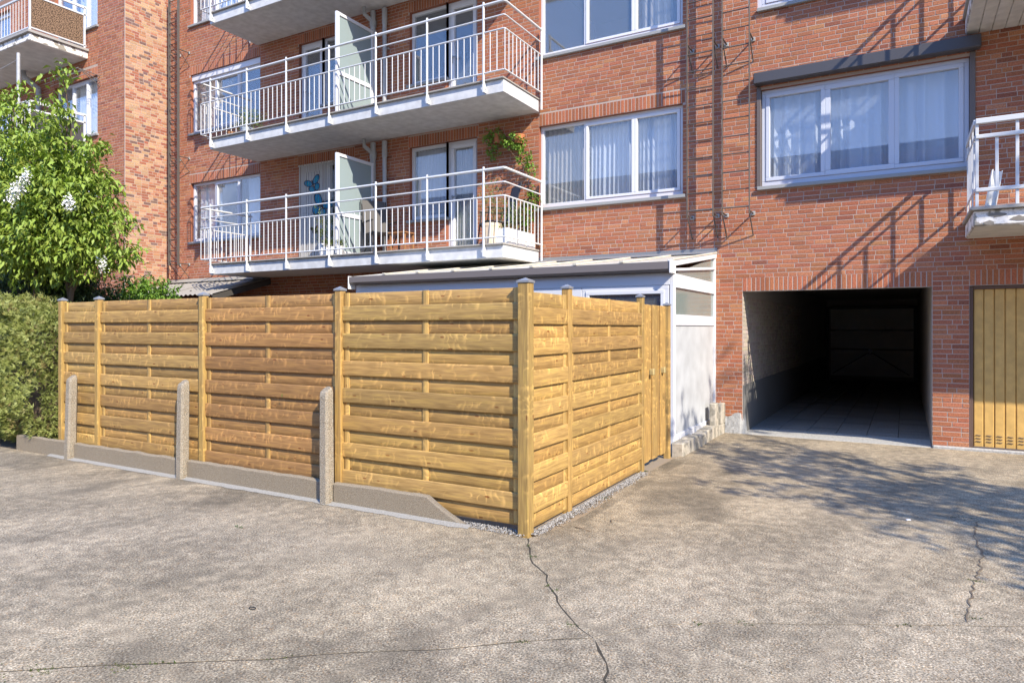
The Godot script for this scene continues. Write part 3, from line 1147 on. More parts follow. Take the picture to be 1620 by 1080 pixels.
# ---------------------------------------------------------------- the apartment block
func apartment() -> void:
	var b := node("apartment_building")
	tag(b, "red brick apartment block with white balconies and an open passage", "building")
	var q := RandomNumberGenerator.new()
	q.seed = 101
	var X0 := -15.46
	# openings in wall coordinates (x from X0)
	var wins := []
	for f in 3:
		var y := 3.565 + f * 2.56
		var top := minf(y + 1.385, 9.5)
		wins.append([-14.70, -12.30, y, top])
		wins.append([-5.40, -2.94, y, top])
		wins.append([-1.86, .76, y, top])
		var fl := 2.85 + f * 2.56
		wins.append([-11.11, -10.44, fl, top])
		wins.append([-10.44, -9.59, fl + .72, top])
		wins.append([-8.17, -7.32, fl + .72, top])
		wins.append([-7.32, -6.65, fl, top])
	var holes := []
	var soldiers := []
	for w in wins:
		if w[3] - w[2] < .2:
			continue
		holes.append([w[0] - X0, w[1] - X0, w[2], w[3]])
	for f in 2:
		var t := 4.95 + f * 2.56
		for s in [[-14.76, -12.30], [-5.40, -2.90], [-11.14, -9.56], [-8.20, -6.62]]:
			soldiers.append([s[0] - X0, s[1] - X0, t, t + .205])
	# passage and garage door
	holes.append([-2.06 - X0, .30 - X0, 0.0, 2.065])
	holes.append([.70 - X0, 3.2 - X0, 0.0, 2.065])
	soldiers.append([-2.06 - X0, .30 - X0, 2.065, 2.265])
	soldiers.append([.70 - X0, 3.2 - X0, 2.065, 2.265])
	var wall := node("wall", b)
	var mortar := MB.new()
	var bricks := []
	brick_wall(Vector3(X0, 0, 0), Vector3.RIGHT, 6.2 - X0, -.03, 9.5, holes, soldiers, "red", q, bricks, mortar)
	var rv := MB.new()
	for hh in holes:
		if hh[2] < 2.0:
			continue
		rv = MB.new()
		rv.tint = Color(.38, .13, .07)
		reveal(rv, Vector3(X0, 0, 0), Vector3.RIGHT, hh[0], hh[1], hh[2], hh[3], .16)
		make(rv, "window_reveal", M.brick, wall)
	make(mortar, "mortar_bed", M.mortar, wall)
	lay_bricks(wall, bricks, 300)
	print("bricks ", bricks.size(), " ", Time.get_ticks_msec())
	# upper storeys and back of the block, out of view, close it
	var sh := MB.new()
	sh.span(Vector3(X0, 9.5, -12.5), Vector3(6.2, 12.5, -.01))
	sh.span(Vector3(6.0, 0, -12.5), Vector3(6.2, 9.5, -.03))
	sh.span(Vector3(X0, 2.45, -12.5), Vector3(6.0, 2.6, -3.0))
	make(sh, "upper_storeys", M.far_wall, b)

	# windows
	for f in 3:
		var y := 3.565 + f * 2.56
		var top := minf(y + 1.385, 9.5)
		if f == 2:
			top = 9.5
		var zf := -.07
		if f < 2:
			window(b, "window", -5.40, -2.94, y, top, zf, [[-5.345, -4.57, .0], [-4.57, -3.735, .045], [-3.735, -2.995, .05]], M.upvc)
		else:
			window(b, "window", -5.40, -2.94, y, top, zf, [[-5.345, -4.57, .0], [-4.57, -3.735, .045], [-3.735, -2.995, .05]], M.upvc)
		var wl := window(b, "window", -14.70, -12.30, y, top - (.14 if f == 1 else 0.0), zf, [[-14.645, -13.88, .0], [-13.88, -13.08, .045], [-13.08, -12.355, .0]], M.upvc)
		if f == 1:
			var bl := MB.new()
			bl.span(Vector3(-14.70, top - .139, -.13), Vector3(-12.30, top - .002, -.03), .006)
			make(bl, "blind_box", M.upvc, wl)
		var wr := window(b, "window", -1.80, .70, y, top, -.05, [[-1.745, -.965, .055], [-.965, -.125, .07], [-.125, .645, .055]], M.upvc_grey)
		if f == 0:
			var pe := MB.new()
			pe.span(Vector3(-1.885, 5.005, .002), Vector3(.815, 5.165, .15), .012)
			make(pe, "screen_box", M.pelmet, wr)
			for gx in [[-1.86, -1.803], [.703, .76]]:
				var gd := MB.new()
				gd.span(Vector3(gx[0], y - .005, -.09), Vector3(gx[1], 5.0, .022), .004)
				make(gd, "screen_guide", M.guide, wr)
		else:
			var gd := MB.new()
			gd.span(Vector3(-1.86, y, -.12), Vector3(-1.80, top, -.05))
			gd.span(Vector3(.70, y, -.12), Vector3(.76, top, -.05))
			make(gd, "jamb", M.upvc_grey, wr)
		for r in [[-5.6, -2.7], [-15.0, -12.2], [-2.3, 1.6], [-11.6, -9.0], [-8.8, -6.2]]:
			room(b, r[0], r[1], y - .74, minf(y + 1.70, 9.49), -.15, -2.9)
		# balcony doors
		var fl := 2.85 + f * 2.56
		window(b, "window", -10.44, -9.59, fl + .72, top, zf, [[-10.385, -9.645, .0]], M.upvc)
		window(b, "window", -8.17, -7.32, fl + .72, top, zf, [[-8.115, -7.375, .0]], M.upvc)
		for e in [[-11.11, -10.44], [-7.32, -6.65]]:
			var dr := window(b, "balcony_door", e[0], e[1], fl, top, zf, [[e[0] + .055, e[1] - .055, .075]], M.upvc, false)
			var hd := MB.new()
			var hx: float = e[0] + .095
			hd.span(Vector3(hx - .012, fl + .98, zf + .012), Vector3(hx + .012, fl + 1.12, zf + .03), .003)
			hd.span(Vector3(hx - .010, fl + 1.08, zf + .03), Vector3(hx + .10, fl + 1.10, zf + .045), .003)
			make(hd, "handle", M.cap, dr)
	for f in 3:
		balcony(b, 2.625 + f * 2.56)
		screen(b, 2.85 + f * 2.56)
	right_balcony(b, 2.66, false)
	right_balcony(b, 5.235, true)
	right_balcony(b, 7.80, true)
	# drainpipes
	for f in 2:
		for e in [[-9.0, .055], [-8.71, .042]]:
			var o := node("drainpipe", b)
			var mb := MB.new()
			var yb := 2.85 + f * 2.56
			mb.tube([Vector3(e[0], yb, .085), Vector3(e[0], yb + 2.28, .085)], e[1], 12)
			make(mb, "tube", M.pipe, o)
			mb = MB.new()
			if e[0] < -8.9:
				mb.tube([Vector3(e[0], yb + 1.98, .085), Vector3(e[0], yb + 2.10, .085)], .068, 12)
				mb.tube([Vector3(e[0], yb + 2.08, .10), Vector3(e[0] - .10, yb + 2.20, .22), Vector3(e[0] - .10, yb + 2.33, .24)], .04, 10)
			else:
				mb.tube([Vector3(e[0], yb + 1.98, .085), Vector3(e[0], yb + 2.27, .085)], .052, 12)
			make(mb, "collar", M.pipe, o)
			for yy in [.5, 1.5]:
				mb = MB.new()
				mb.span(Vector3(e[0] - .065, yb + yy, .003), Vector3(e[0] + .065, yb + yy + .025, .05), .003)
				make(mb, "pipe_clip", M.pipe, o)
	passage(b)
	yellow_door(b)
	# cement foot of the pillar
	var ft := MB.new()
	var qq := RandomNumberGenerator.new()
	qq.seed = 9
	var nf := noise(9, 6.0, 3)
	for i in 10:
		for j in 8:
			var P := []
			for c in [[0, 0], [1, 0], [1, 1], [0, 1]]:
				var a := float(i + c[0]) / 10.0
				var h := float(j + c[1]) / 8.0
				var g := lerpf(-.35, .25, a)
				var out := .045 * (1.25 - h) + .008 * nf.get_noise_2d(a * .6, h * .6)
				# wraps round the corner of the opening
				var x := -2.30 + a * .262
				var z := out
				if a > .8:
					z = out - (a - .8) * .55
					x = -2.30 + .8 * .262 + (a - .8) * .18 + out * 1.0
				P.append(Vector3(x, -.02 + h * (.26 + .02 * nf.get_noise_1d(a * 1.0) + .06 * smoothstep(.2, .6, a)), z + .008))
			var nn: Vector3 = (P[1] - P[0]).cross(P[3] - P[0]).normalized()
			ft.quad(P[0], P[1], P[2], P[3], nn if nn.z > 0 or nn.x > 0 else -nn)
	make(ft, "cement_foot", M.render, b)


func passage(b: Node) -> void:
	var o := node("passage", b)
	var x0 := -2.06
	var x1 := .30
	var zb := -12.2
	var q := RandomNumberGenerator.new()
	q.seed = 77
	# left wall: courses of painted brick
	var mb := MB.new()
	mb.span(Vector3(x0 - .2, -.2, zb - .2), Vector3(x0, 2.35, -.004))
	make(mb, "wall", M.passage_wall, o)
	mb = MB.new()
	mb.span(Vector3(x1, -.2, zb - .2), Vector3(x1 + .2, 2.35, -.004))
	make(mb, "wall", M.passage_wall, o)
	mb = MB.new()
	mb.span(Vector3(x0 - .2, -.2, zb - .4), Vector3(x1 + .2, 2.5, zb - .201))
	make(mb, "wall", M.passage_wall, o)
	var bricks := []
	var junk := MB.new()
	brick_wall(Vector3(x0 + .003, 0, -6.5), Vector3.FORWARD * -1.0, 6.49, .70, 2.06, [], [], "dull", q, bricks, junk)
	for k in bricks:
		k[6] = Vector3.RIGHT
	var bm := MB.new()
	for k in bricks:
		bm.tint = k[3]
		brick_geo(bm, k[0], k[4], Vector3.UP, k[6], k[1], k[2], k[5])
	var bo := make(bm, "brickwork", M.brick, o)
	bo.set_meta("kind", "stuff")
	mb = MB.new()
	mb.span(Vector3(x0 + .0005, 0, zb), Vector3(x0 + .018, .70, -.02), .003)
	make(mb, "dado", M.dado, o)
	mb = MB.new()
	mb.span(Vector3(x0 - .2, 2.351, zb - .3), Vector3(x1 + .2, 2.5, -.004))
	mb.span(Vector3(x0 + .001, 2.066, -.20), Vector3(x1 - .001, 2.31, -.002))
	make(mb, "ceiling", M.passage_wall, o)
	# sill strip and paved floor
	mb = MB.new()
	mb.span(Vector3(x0 + .002, -.03, -.62), Vector3(x1 - .002, .004, .06), .006)
	make(mb, "cement_sill", M.cement_floor, o)
	mb = MB.new()
	mb.span(Vector3(x0, -.2, zb - .2), Vector3(x1, -.016, -.6))
	make(mb, "floor_bed", M.soil, o)
	var tones := []
	for k in 5:
		mb = MB.new()
		var g := .8 + .12 * k
		mb.tint = Color(g, g, g)
		mb.box(Vector3.ZERO, Vector3(.388, .03, .288), .005)
		tones.append(mb.mesh())
	for r in 39:
		for i in 6:
			var p := put(tones[q.randi() % 5], "paver", M.paver, o)
			p.position = Vector3(x0 + .20 + i * .394 + (.0 if r % 2 == 0 else 0.0), -.009 + q.randf_range(-.002, .002), -.78 - r * .296)
	# up-and-over door at the far end
	var d := node("garage_door", b, Vector3(0, 0, zb + .25))
	mb = MB.new()
	for i in 24:
		var x := x0 + .14 + i * .088
		mb.sweep([Vector2(0, .14), Vector2(.02, .14), Vector2(.02, 2.08), Vector2(0, 2.08)], x + .004, x + .074, Vector3.ZERO, Basis.IDENTITY, Vector2.ZERO, false)
	mb.span(Vector3(x0 + .14, .14, -.012), Vector3(x1 - .1, 2.08, 0))
	make(mb, "leaf_panel", M.dark_door, d)
	mb = MB.new()
	mb.span(Vector3(x0 + .02, 0, -.02), Vector3(x0 + .10, 2.16, .06), .004)
	mb.span(Vector3(x1 - .08, 0, -.02), Vector3(x1, 2.16, .06), .004)
	mb.span(Vector3(x0 + .10, 2.10, -.02), Vector3(x1 - .08, 2.16, .06), .004)
	make(mb, "frame", M.steel, d)
	for e in [[Vector3(x0 + .2, .2, .03), Vector3(-.88, .85, .03)], [Vector3(x1 - .2, .2, .03), Vector3(-.88, .85, .03)]]:
		mb = MB.new()
		mb.tube([e[0], e[1]], .012, 6)
		make(mb, "brace", M.steel, d)
	for y in [.9, 1.45]:
		mb = MB.new()
		mb.span(Vector3(x0 + .14, y, .02), Vector3(x1 - .1, y + .03, .035))
		make(mb, "rail", M.steel, d)
	mb = MB.new()
	mb.span(Vector3(-.92, .78, .03), Vector3(-.84, .94, .06), .006)
	make(mb, "lock", M.cap, d)


func yellow_door(b: Node) -> void:
	var d := node("garage_door", b)
	var x0 := .70
	var x1 := 3.2
	var mb := MB.new()
	mb.span(Vector3(x0 + .002, 0.0, -.16), Vector3(x0 + .042, 2.063, -.035), .004)
	mb.span(Vector3(x1 - .042, 0.0, -.16), Vector3(x1 - .002, 2.063, -.035), .004)
	mb.span(Vector3(x0 + .042, 2.02, -.16), Vector3(x1 - .042, 2.063, -.035), .004)
	make(mb, "frame", M.door_frame, d)
	mb = MB.new()
	mb.span(Vector3(x0 + .043, .012, -.13), Vector3(x1 - .043, .045, -.045), .004)
	make(mb, "bottom_rail", M.guide, d)
	var n := 22
	var wdt := (x1 - x0 - .09) / n
	var pr := MB.new()
	# one corrugated rib: flat face with a deep narrow groove
	var prof := [Vector2(-.014, .003), Vector2(-.004, .007), Vector2(0, .012), Vector2(0, wdt - .012), Vector2(-.004, wdt - .007), Vector2(-.014, wdt - .003), Vector2(-.020, wdt), Vector2(-.020, 0)]
	var B := Basis(Vector3.UP, Vector3.RIGHT, Vector3.BACK)
	pr.sweep(prof, .046, 2.018, Vector3.ZERO, B, Vector2.ZERO, false)
	var pm := pr.mesh()
	var lv := MB.new()
	for k in 3:
		lv.box(Vector3(wdt * .5, .09 + k * .038, .004), Vector3(.055, .007, .014), .0025, Basis(Vector3.FORWARD, 0.12))
	var lm := lv.mesh()
	for i in n:
		var p := put(pm, "door_panel", M.yellow_door, d)
		p.position = Vector3(x0 + .045 + i * wdt, 0, -.06)
		p = put(lm, "vent_slot", M.guide, d)
		p.position = Vector3(x0 + .045 + i * wdt, .02, -.06)
	mb = MB.new()
	mb.quad(Vector3(x0, 0, -.17), Vector3(x1, 0, -.17), Vector3(x1, 2.07, -.17), Vector3(x0, 2.07, -.17), Vector3.BACK)
	make(mb, "backing", M.shed_dark, d)
	mb = MB.new()
	for e in [[.703, -1], [3.197, 1]]:
		mb.quad(Vector3(x0 if e[1] < 0 else x1, 0, .003), Vector3(x0 if e[1] < 0 else x1, 2.065, .003), Vector3(x0 if e[1] < 0 else x1, 2.065, -.17), Vector3(x0 if e[1] < 0 else x1, 0, -.17), Vector3.RIGHT * -e[1])
	mb.quad(Vector3(x0, 2.065, .003), Vector3(x1, 2.065, .003), Vector3(x1, 2.065, -.17), Vector3(x0, 2.065, -.17), Vector3.DOWN)
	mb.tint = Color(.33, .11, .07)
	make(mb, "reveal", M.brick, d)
	mb = MB.new()
	mb.span(Vector3(.30, -.03, .001), Vector3(3.3, .035, .075), .012)
	make(mb, "door_step", M.cement_floor, d)


# ---------------------------------------------------------------- the wing on the left
func left_wing() -> void:
	var b := node("apartment_wing")
	tag(b, "projecting brick wing with a buff brick side wall behind the leafy tree", "building")
	var q := RandomNumberGenerator.new()
	q.seed = 55
	var zt := 1.13
	var XC := -15.46
	var wall := node("wall", b)
	var mortar := MB.new()
	var bricks := []
	# side wall, facing right
	brick_wall(Vector3(XC, 0, zt), Vector3.FORWARD, zt - .002, 1.2, 10.2, [], [], "buff", q, bricks, mortar)
	var holes := []
	var soldiers := []
	var L := 13.0
	var X0 := XC - L
	for f in 3:
		var y := 3.565 + f * 2.56
		holes.append([-18.42 - X0, -16.56 - X0, y, minf(y + 1.385, 10.0)])
		holes.append([-21.6 - X0, -20.6 - X0, y - .7, minf(y + 1.385, 10.0)])
		if f < 2:
			soldiers.append([-18.48 - X0, -16.56 - X0, y + 1.385, y + 1.59])
	brick_wall(Vector3(X0, 0, zt), Vector3.RIGHT, L, 1.2, 10.2, holes, soldiers, "red", q, bricks, mortar)
	var rv := MB.new()
	for hh in holes:
		rv = MB.new()
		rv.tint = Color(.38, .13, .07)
		reveal(rv, Vector3(X0, 0, zt), Vector3.RIGHT, hh[0], hh[1], hh[2], hh[3], .14)
		make(rv, "window_reveal", M.brick, wall)
	make(mortar, "mortar_bed", M.mortar, wall)
	lay_bricks(wall, bricks, 0)
	var cm := MB.new()
	cm.span(Vector3(XC - .012, 1.2, zt - .004), Vector3(XC + .004, 10.2, zt + .008))
	make(cm, "corner_joint", M.mortar, wall)
	var sh := MB.new()
	sh.span(Vector3(X0, 10.2, -3), Vector3(XC - .01, 12.5, zt - .01))
	sh.span(Vector3(X0 - .2, 0, -3), Vector3(X0, 12.5, zt - .01))
	sh.span(Vector3(X0, 0, zt - .3), Vector3(XC - .01, 1.2, zt - .01))
	make(sh, "upper_storeys", M.far_wall, b)
	for f in 3:
		var y := 3.565 + f * 2.56
		var o := window(b, "window", -18.42, -16.56, y, minf(y + 1.385, 10.0), -.07, [[-18.365, -17.75, .0], [-17.75, -17.10, .045], [-17.10, -16.615, .0]], M.upvc)
		o.position = Vector3(0, 0, zt)
		o = window(b, "balcony_door", -21.6, -20.6, y - .7, minf(y + 1.385, 10.0), -.07, [[-21.545, -20.655, .06]], M.upvc, false)
		o.position = Vector3(0, 0, zt)
		room(b, -19.0, -16.2, y - .74, y + 1.7, zt - .15, -1.4)
		room(b, -22.0, -20.2, y - .74, y + 1.7, zt - .15, -1.4)
	for f in 2:
		var yb := 5.40 + f * 2.56
		var o := node("balcony", b)
		var mb := MB.new()
		mb.span(Vector3(-22.5, yb, zt + .004), Vector3(-16.96, yb + .16, 2.40), .01)
		make(mb, "slab", M.peeling, o)
		for k in 3:
			mb = MB.new()
			mb.span(Vector3(-22.48 + k * 1.84, yb - .004, zt + .01), Vector3(-22.48 + k * 1.84 + 1.83, yb - .0005, 2.385))
			make(mb, "soffit_board", M.soffit, o)
		mb = MB.new()
		mb.span(Vector3(-22.5, yb + .161, zt + .004), Vector3(-16.91, yb + .22, 2.45), .004)
		make(mb, "floor_tiles", M.tile_edge, o)
		for e in [[1.20, .03, "handrail"], [1.02, .02, "rail"], [.29, .015, "bottom_rail"]]:
			mb = MB.new()
			var y: float = yb + e[0]
			mb.span(Vector3(-22.5, y - e[1], 2.36), Vector3(-16.97, y + e[1], 2.40), .004)
			mb.span(Vector3(-17.01, y - e[1], zt + .03), Vector3(-16.97, y + e[1], 2.36), .004)
			make(mb, e[2], M.rail, o)
		for e in [[-16.99, 1.20], [-16.99, 2.38], [-18.4, 2.38], [-19.8, 2.38]]:
			mb = MB.new()
			mb.span(Vector3(e[0] - .02, yb + .22, e[1] - .02), Vector3(e[0] + .02, yb + 1.2, e[1] + .02), .003)
			make(mb, "post", M.rail, o)
		mb = MB.new()
		mb.span(Vector3(-16.995, yb + .30, zt + .10), Vector3(-16.985, yb + 1.01, 2.35))
		make(mb, "side_panel", M.rattan if f == 1 else M.pelmet, o)
		for k in 18:
			mb = MB.new()
			mb.tube([Vector3(-17.2 - k * .13, yb + .29, 2.38), Vector3(-17.2 - k * .13, yb + 1.02, 2.38)], .007, 5)
			make(mb, "baluster", M.rail, o)
	var dp := node("drainpipe", b)
	var mb := MB.new()
	mb.tube([Vector3(-19.0, 5.6, zt + .10), Vector3(-19.0, 7.6, zt + .10)], .06, 10)
	make(mb, "tube", M.pipe, dp)
	mb = MB.new()
	mb.tube([Vector3(-19.0, 7.55, zt + .10), Vector3(-19.15, 7.8, zt + .35), Vector3(-19.15, 7.97, zt + .4)], .07, 10)
	make(mb, "collar", M.pipe, dp)
	# clothes-line pole on the balcony corner
	var cp := node("clothes_line_pole")
	mb = MB.new()
	mb.tube([Vector3(-17.35, 5.62, 2.44), Vector3(-17.35, 7.72, 2.44)], .038, 10)
	make(mb, "pole", M.pipe, cp)
	mb = MB.new()
	mb.tube([Vector3(-17.35, 7.58, 2.44), Vector3(-18.6, 7.42, 2.5), Vector3(-20.5, 7.35, 2.6)], .006, 5)
	make(mb, "line", M.pipe, cp)
	tag(cp, "grey clothes-line pole on the balcony of the left wing", "pole")
	# clothes rack bracket above the window
	var br := node("clothes_rack", null)
	for k in 3:
		mb = MB.new()
		mb.tube([Vector3(-16.45, 7.45 - k * .12, zt + .01), Vector3(-16.65, 7.55, zt + .35 + k * .02)], .010, 5)
		make(mb, "arm", M.steel, br)
	for k in 3:
		mb = MB.new()
		mb.tube([Vector3(-16.6, 7.55, zt + .12 + k * .15), Vector3(-18.4, 7.52, zt + .12 + k * .15)], .006, 5)
		make(mb, "line", M.pipe, br)
	tag(br, "folding wire clothes rack above the window of the left wing", "clothes rack")


# ---------------------------------------------------------------- wall ladders
func ladder(x: float, w: float, y0: float, y1: float, label: String, lattice := false) -> void:
	var o := node("wall_ladder", null)
	var z := .29
	for s in [0.0, w]:
		var mb := MB.new()
		mb.span(Vector3(x + s - .005, y0, z - .03), Vector3(x + s + .005, y1, z + .03), .0015)
		make(mb, "stringer", M.steel, o)
	var k := 0
	var y := y0 + .10
	while y < y1:
		var mb := MB.new()
		mb.tube([Vector3(x, y, z), Vector3(x + w, y, z)], .009, 6)
		make(mb, "rung", M.steel, o)
		if lattice:
			mb = MB.new()
			mb.tube([Vector3(x, y, z), Vector3(x + w, y - .255, z)], .007, 5)
			make(mb, "lattice_bar", M.steel, o)
		y += .255
	var lv := [y0 + .04]
	var yy := y0 + 2.55
	while yy < y1:
		lv.append(yy)
		yy += 2.5
	for h in lv:
		for s in [0.0, w]:
			var mb := MB.new()
			mb.tube([Vector3(x + s, h, z), Vector3(x + s, h, .004)], .012, 6)
			make(mb, "wall_bracket", M.steel, o)
			mb = MB.new()
			mb.tube([Vector3(x + s, h - .02, z - .01), Vector3(x + s, h - .32, .004)], .009, 6)
			make(mb, "brace", M.steel, o)
			mb = MB.new()
			mb.box(Vector3(x + s, h, .012), Vector3(.06, .06, .02), .004)
			make(mb, "foot_plate", M.render, o)
	tag(o, label, "ladder", "steel ladders fixed to the facade")


# ---------------------------------------------------------------- conservatory
func conservatory() -> void:
	var o := node("conservatory")
	tag(o, "white lean-to conservatory with brown gutter behind the fence", "conservatory")
	var x0 := -7.55
	var x1 := -2.44
	var zf := 2.15
	var mb := MB.new()
	# side wall, facing the passage
	mb.span(Vector3(x1 - .05, 0.0, zf - .09), Vector3(x1, 2.30, zf), .004)
	make(mb, "corner_post", M.upvc, o)
	mb = MB.new()
	mb.span(Vector3(x1 - .05, 0.0, .004), Vector3(x1, 2.60, .075), .004)
	make(mb, "wall_post", M.upvc, o)
	for e in [[.13, .22], [1.565, 1.70], [2.03, 2.20]]:
		mb = MB.new()
		mb.span(Vector3(x1 - .05, e[0], .075), Vector3(x1 - .002, e[1], zf - .09), .004)
		make(mb, "rail", M.upvc, o)
	mb = MB.new()
	mb.span(Vector3(x1 - .04, .22, .075), Vector3(x1 - .018, 1.565, zf - .09))
	make(mb, "side_panel", M.side_panel, o)
	mb = MB.new()
	mb.span(Vector3(x1 - .04, 0.0, .075), Vector3(x1 - .018, .13, zf - .09))
	make(mb, "plinth_panel", M.side_panel, o)
	mb = MB.new()
	mb.span(Vector3(x1 - .034, 1.70, .075), Vector3(x1 - .028, 2.03, zf - .09))
	make(mb, "pane", M.dusty, o)
	# gable: sloping beam, light under it
	mb = MB.new()
	var B := Basis(Vector3.RIGHT, atan2(.29, 2.2))
	mb.box(Vector3(x1 - .02, 2.465, 1.10), Vector3(.06, .085, 2.30), .005, B)
	make(mb, "gable_beam", M.upvc, o)
	mb = MB.new()
	var B2 := Basis(Vector3.RIGHT, atan2(.16, 2.0))
	mb.box(Vector3(x1 - .022, 2.33, 1.05), Vector3(.05, .035, 2.0), .004, B2)
	make(mb, "gable_bar", M.upvc, o)
	mb = MB.new()
	mb.tri(Vector3(x1 - .03, 2.20, 2.06), Vector3(x1 - .03, 2.20, .075), Vector3(x1 - .03, 2.56, .075), Vector3.RIGHT, Vector3.RIGHT, Vector3.RIGHT)
	make(mb, "gable_pane", M.dusty, o)
	# front
	mb = MB.new()
	mb.span(Vector3(x0, 2.06, zf - .06), Vector3(x1 - .051, 2.21, zf), .004)
	make(mb, "fascia", M.upvc, o)
	mb = MB.new()
	mb.span(Vector3(x0, 1.93, zf - .05), Vector3(-3.66, 2.059, zf - .005), .004)
	make(mb, "blind_panel", M.upvc, o)
	mb = MB.new()
	mb.span(Vector3(x0, 0, zf - .05), Vector3(-3.66, 1.929, zf - .01))
	make(mb, "front_panel", M.side_panel, o)
	var wf := window(o, "window", -3.655, -2.50, .9, 2.058, zf - .004, [[-3.6, -2.555, .05]], M.upvc, false)
	mb = MB.new()
	mb.span(Vector3(-3.655, 0, zf - .05), Vector3(-2.50, .899, zf - .01))
	make(mb, "lower_panel", M.side_panel, o)
	mb = MB.new()
	var gp := [Vector2(2.15, 2.215), Vector2(2.24, 2.215), Vector2(2.275, 2.245), Vector2(2.275, 2.335), Vector2(2.265, 2.335), Vector2(2.262, 2.25), Vector2(2.235, 2.225), Vector2(2.16, 2.225), Vector2(2.16, 2.33), Vector2(2.15, 2.33)]
	mb.sweep(gp, x0 - .03, x1 - .02, Vector3.ZERO, Basis.IDENTITY, Vector2.ZERO, false)
	make(mb, "gutter", M.gutter, o)
	mb = MB.new()
	mb.span(Vector3(x0 - .05, 2.14, 2.12), Vector3(x0 - .031, 2.345, 2.28), .006)
	mb.span(Vector3(x1 - .019, 2.19, 2.12), Vector3(x1 + .015, 2.35, 2.285), .006)
	make(mb, "gutter_end", M.ceramic, o)
	# roof sheets and bars
	var n := 8
	for i in n:
		mb = MB.new()
		var w := (x1 - x0) / n
		mb.box(Vector3(x0 + (i + .5) * w, 2.482, 1.09), Vector3(w - .012, .02, 2.26), .003, B)
		make(mb, "roof_sheet", M.poly_roof, o)
		mb = MB.new()
		mb.box(Vector3(x0 + (i + 1) * w - .006, 2.505, 1.09), Vector3(.05, .022, 2.28), .004, B)
		mb.box(Vector3(x0 + (i + 1) * w - .006, 2.36, 2.225), Vector3(.055, .03, .012), .003)
		make(mb, "roof_bar", M.poly_roof, o)
	mb = MB.new()
	mb.sweep([Vector2(.004, 2.62), Vector2(.016, 2.72), Vector2(.004, 2.72)], x0, x1 + .02, Vector3.ZERO, Basis.IDENTITY, Vector2.ZERO, false)
	mb.sweep([Vector2(.004, 2.66), Vector2(.012, 2.68), Vector2(.20, 2.635), Vector2(.20, 2.625)], x0, x1 + .01, Vector3.ZERO, Basis.IDENTITY, Vector2.ZERO, false)
	make(mb, "flashing", M.cap, o)
	# far side and floor close it
	mb = MB.new()
	mb.span(Vector3(x0, 0, .004), Vector3(x0 + .04, 2.3, zf - .06))
	make(mb, "far_side_panel", M.side_panel, o)
	# kerb of concrete blocks along its side
	var q := RandomNumberGenerator.new()
	q.seed = 3
	var z := 2.24
	var k := 0
	while z > .25:
		var l := .39 if k % 2 == 0 else .34
		var p := MB.new()
		var hh := .155 + .012 * sin(k * 2.1)
		p.box(Vector3(-2.375 + .01 * sin(k * 1.3), hh * .5 - .02, z - l * .5), Vector3(.15, hh + .04, l - .012), .014)
		var e := make(p, "kerb_block", M.block)
		tag(e, ["long weathered kerb block at the fence end of the conservatory", "stained kerb block second from the gate post", "kerb block in the middle of the row beside the white panel", "kerb block second from the brick pillar", "kerb block nearest the brick pillar", "small kerb block against the pillar"][mini(k, 5)], "kerb block", "concrete blocks along the conservatory")
		z -= l
		k += 1
	for e in [[.52, .34, "upright concrete block standing on the kerb row beside the pillar", .19], [.14, .30, "rough concrete block in the corner between pillar and conservatory", .25]]:
		var p := MB.new()
		p.box(Vector3(-2.345, .138 + e[1] * .5, e[0]), Vector3(.09, e[1] - .004, e[3]), .012)
		tag(make(p, "concrete_block", M.block), e[2], "concrete block")


func shed() -> void:
	# lean-to roof of corrugated sheets, left of the conservatory
	var o := node("lean_to_shed")
	tag(o, "low lean-to with a weathered corrugated sheet roof against the brick wall", "shed")
	var n := 4
	for s in n:
		var mb := MB.new()
		var w := .92
		var xa := -15.44 + s * (w - .06)
		var seg := 48
		for i in seg:
			var P := []
			for c in [[0, 0], [1, 0], [1, 1], [0, 1]]:
				var x: float = xa + w * (i + c[0]) / seg
				var z := lerpf(.02, 1.45, c[1])
				P.append(Vector3(x, lerpf(2.60, 2.20, c[1]) + .014 * sin(x / .073 * TAU * .5) + s % 2 * .008, z))
			var nn: Vector3 = (P[3] - P[0]).cross(P[1] - P[0]).normalized()
			mb.quad(P[0], P[1], P[2], P[3], nn if nn.y > 0 else -nn)
		make(mb, "roof_sheet", M.asbestos, o)
	var q := RandomNumberGenerator.new()
	q.seed = 8
	for r in 3:
		for i in 8:
			var mb := MB.new()
			var x := -15.3 + i * .42
			mb.box(Vector3(x, 2.585 - .11 * r - .05, .22 + r * .42), Vector3(.035, .035, .035), .01)
			make(mb, "roof_bolt", M.shed_dark, o)
	var mb := MB.new()
	mb.sweep([Vector2(.004, 2.60), Vector2(.16, 2.60), Vector2(.16, 2.615), Vector2(.02, 2.69), Vector2(.004, 2.69)], -15.4, -12.0, Vector3.ZERO, Basis.IDENTITY, Vector2.ZERO, false)
	make(mb, "mortar_flashing", M.white_mortar, o)
	mb = MB.new()
	mb.span(Vector3(-15.4, 0, 1.25), Vector3(-12.0, 2.12, 1.33))
	make(mb, "front_wall", M.far_wall, o)
	mb = MB.new()
	mb.box(Vector3(-11.98, 2.34, .72), Vector3(.03, .12, 1.5), .003, Basis(Vector3.RIGHT, atan2(.40, 1.43)))
	make(mb, "barge_board", M.shed_dark, o)


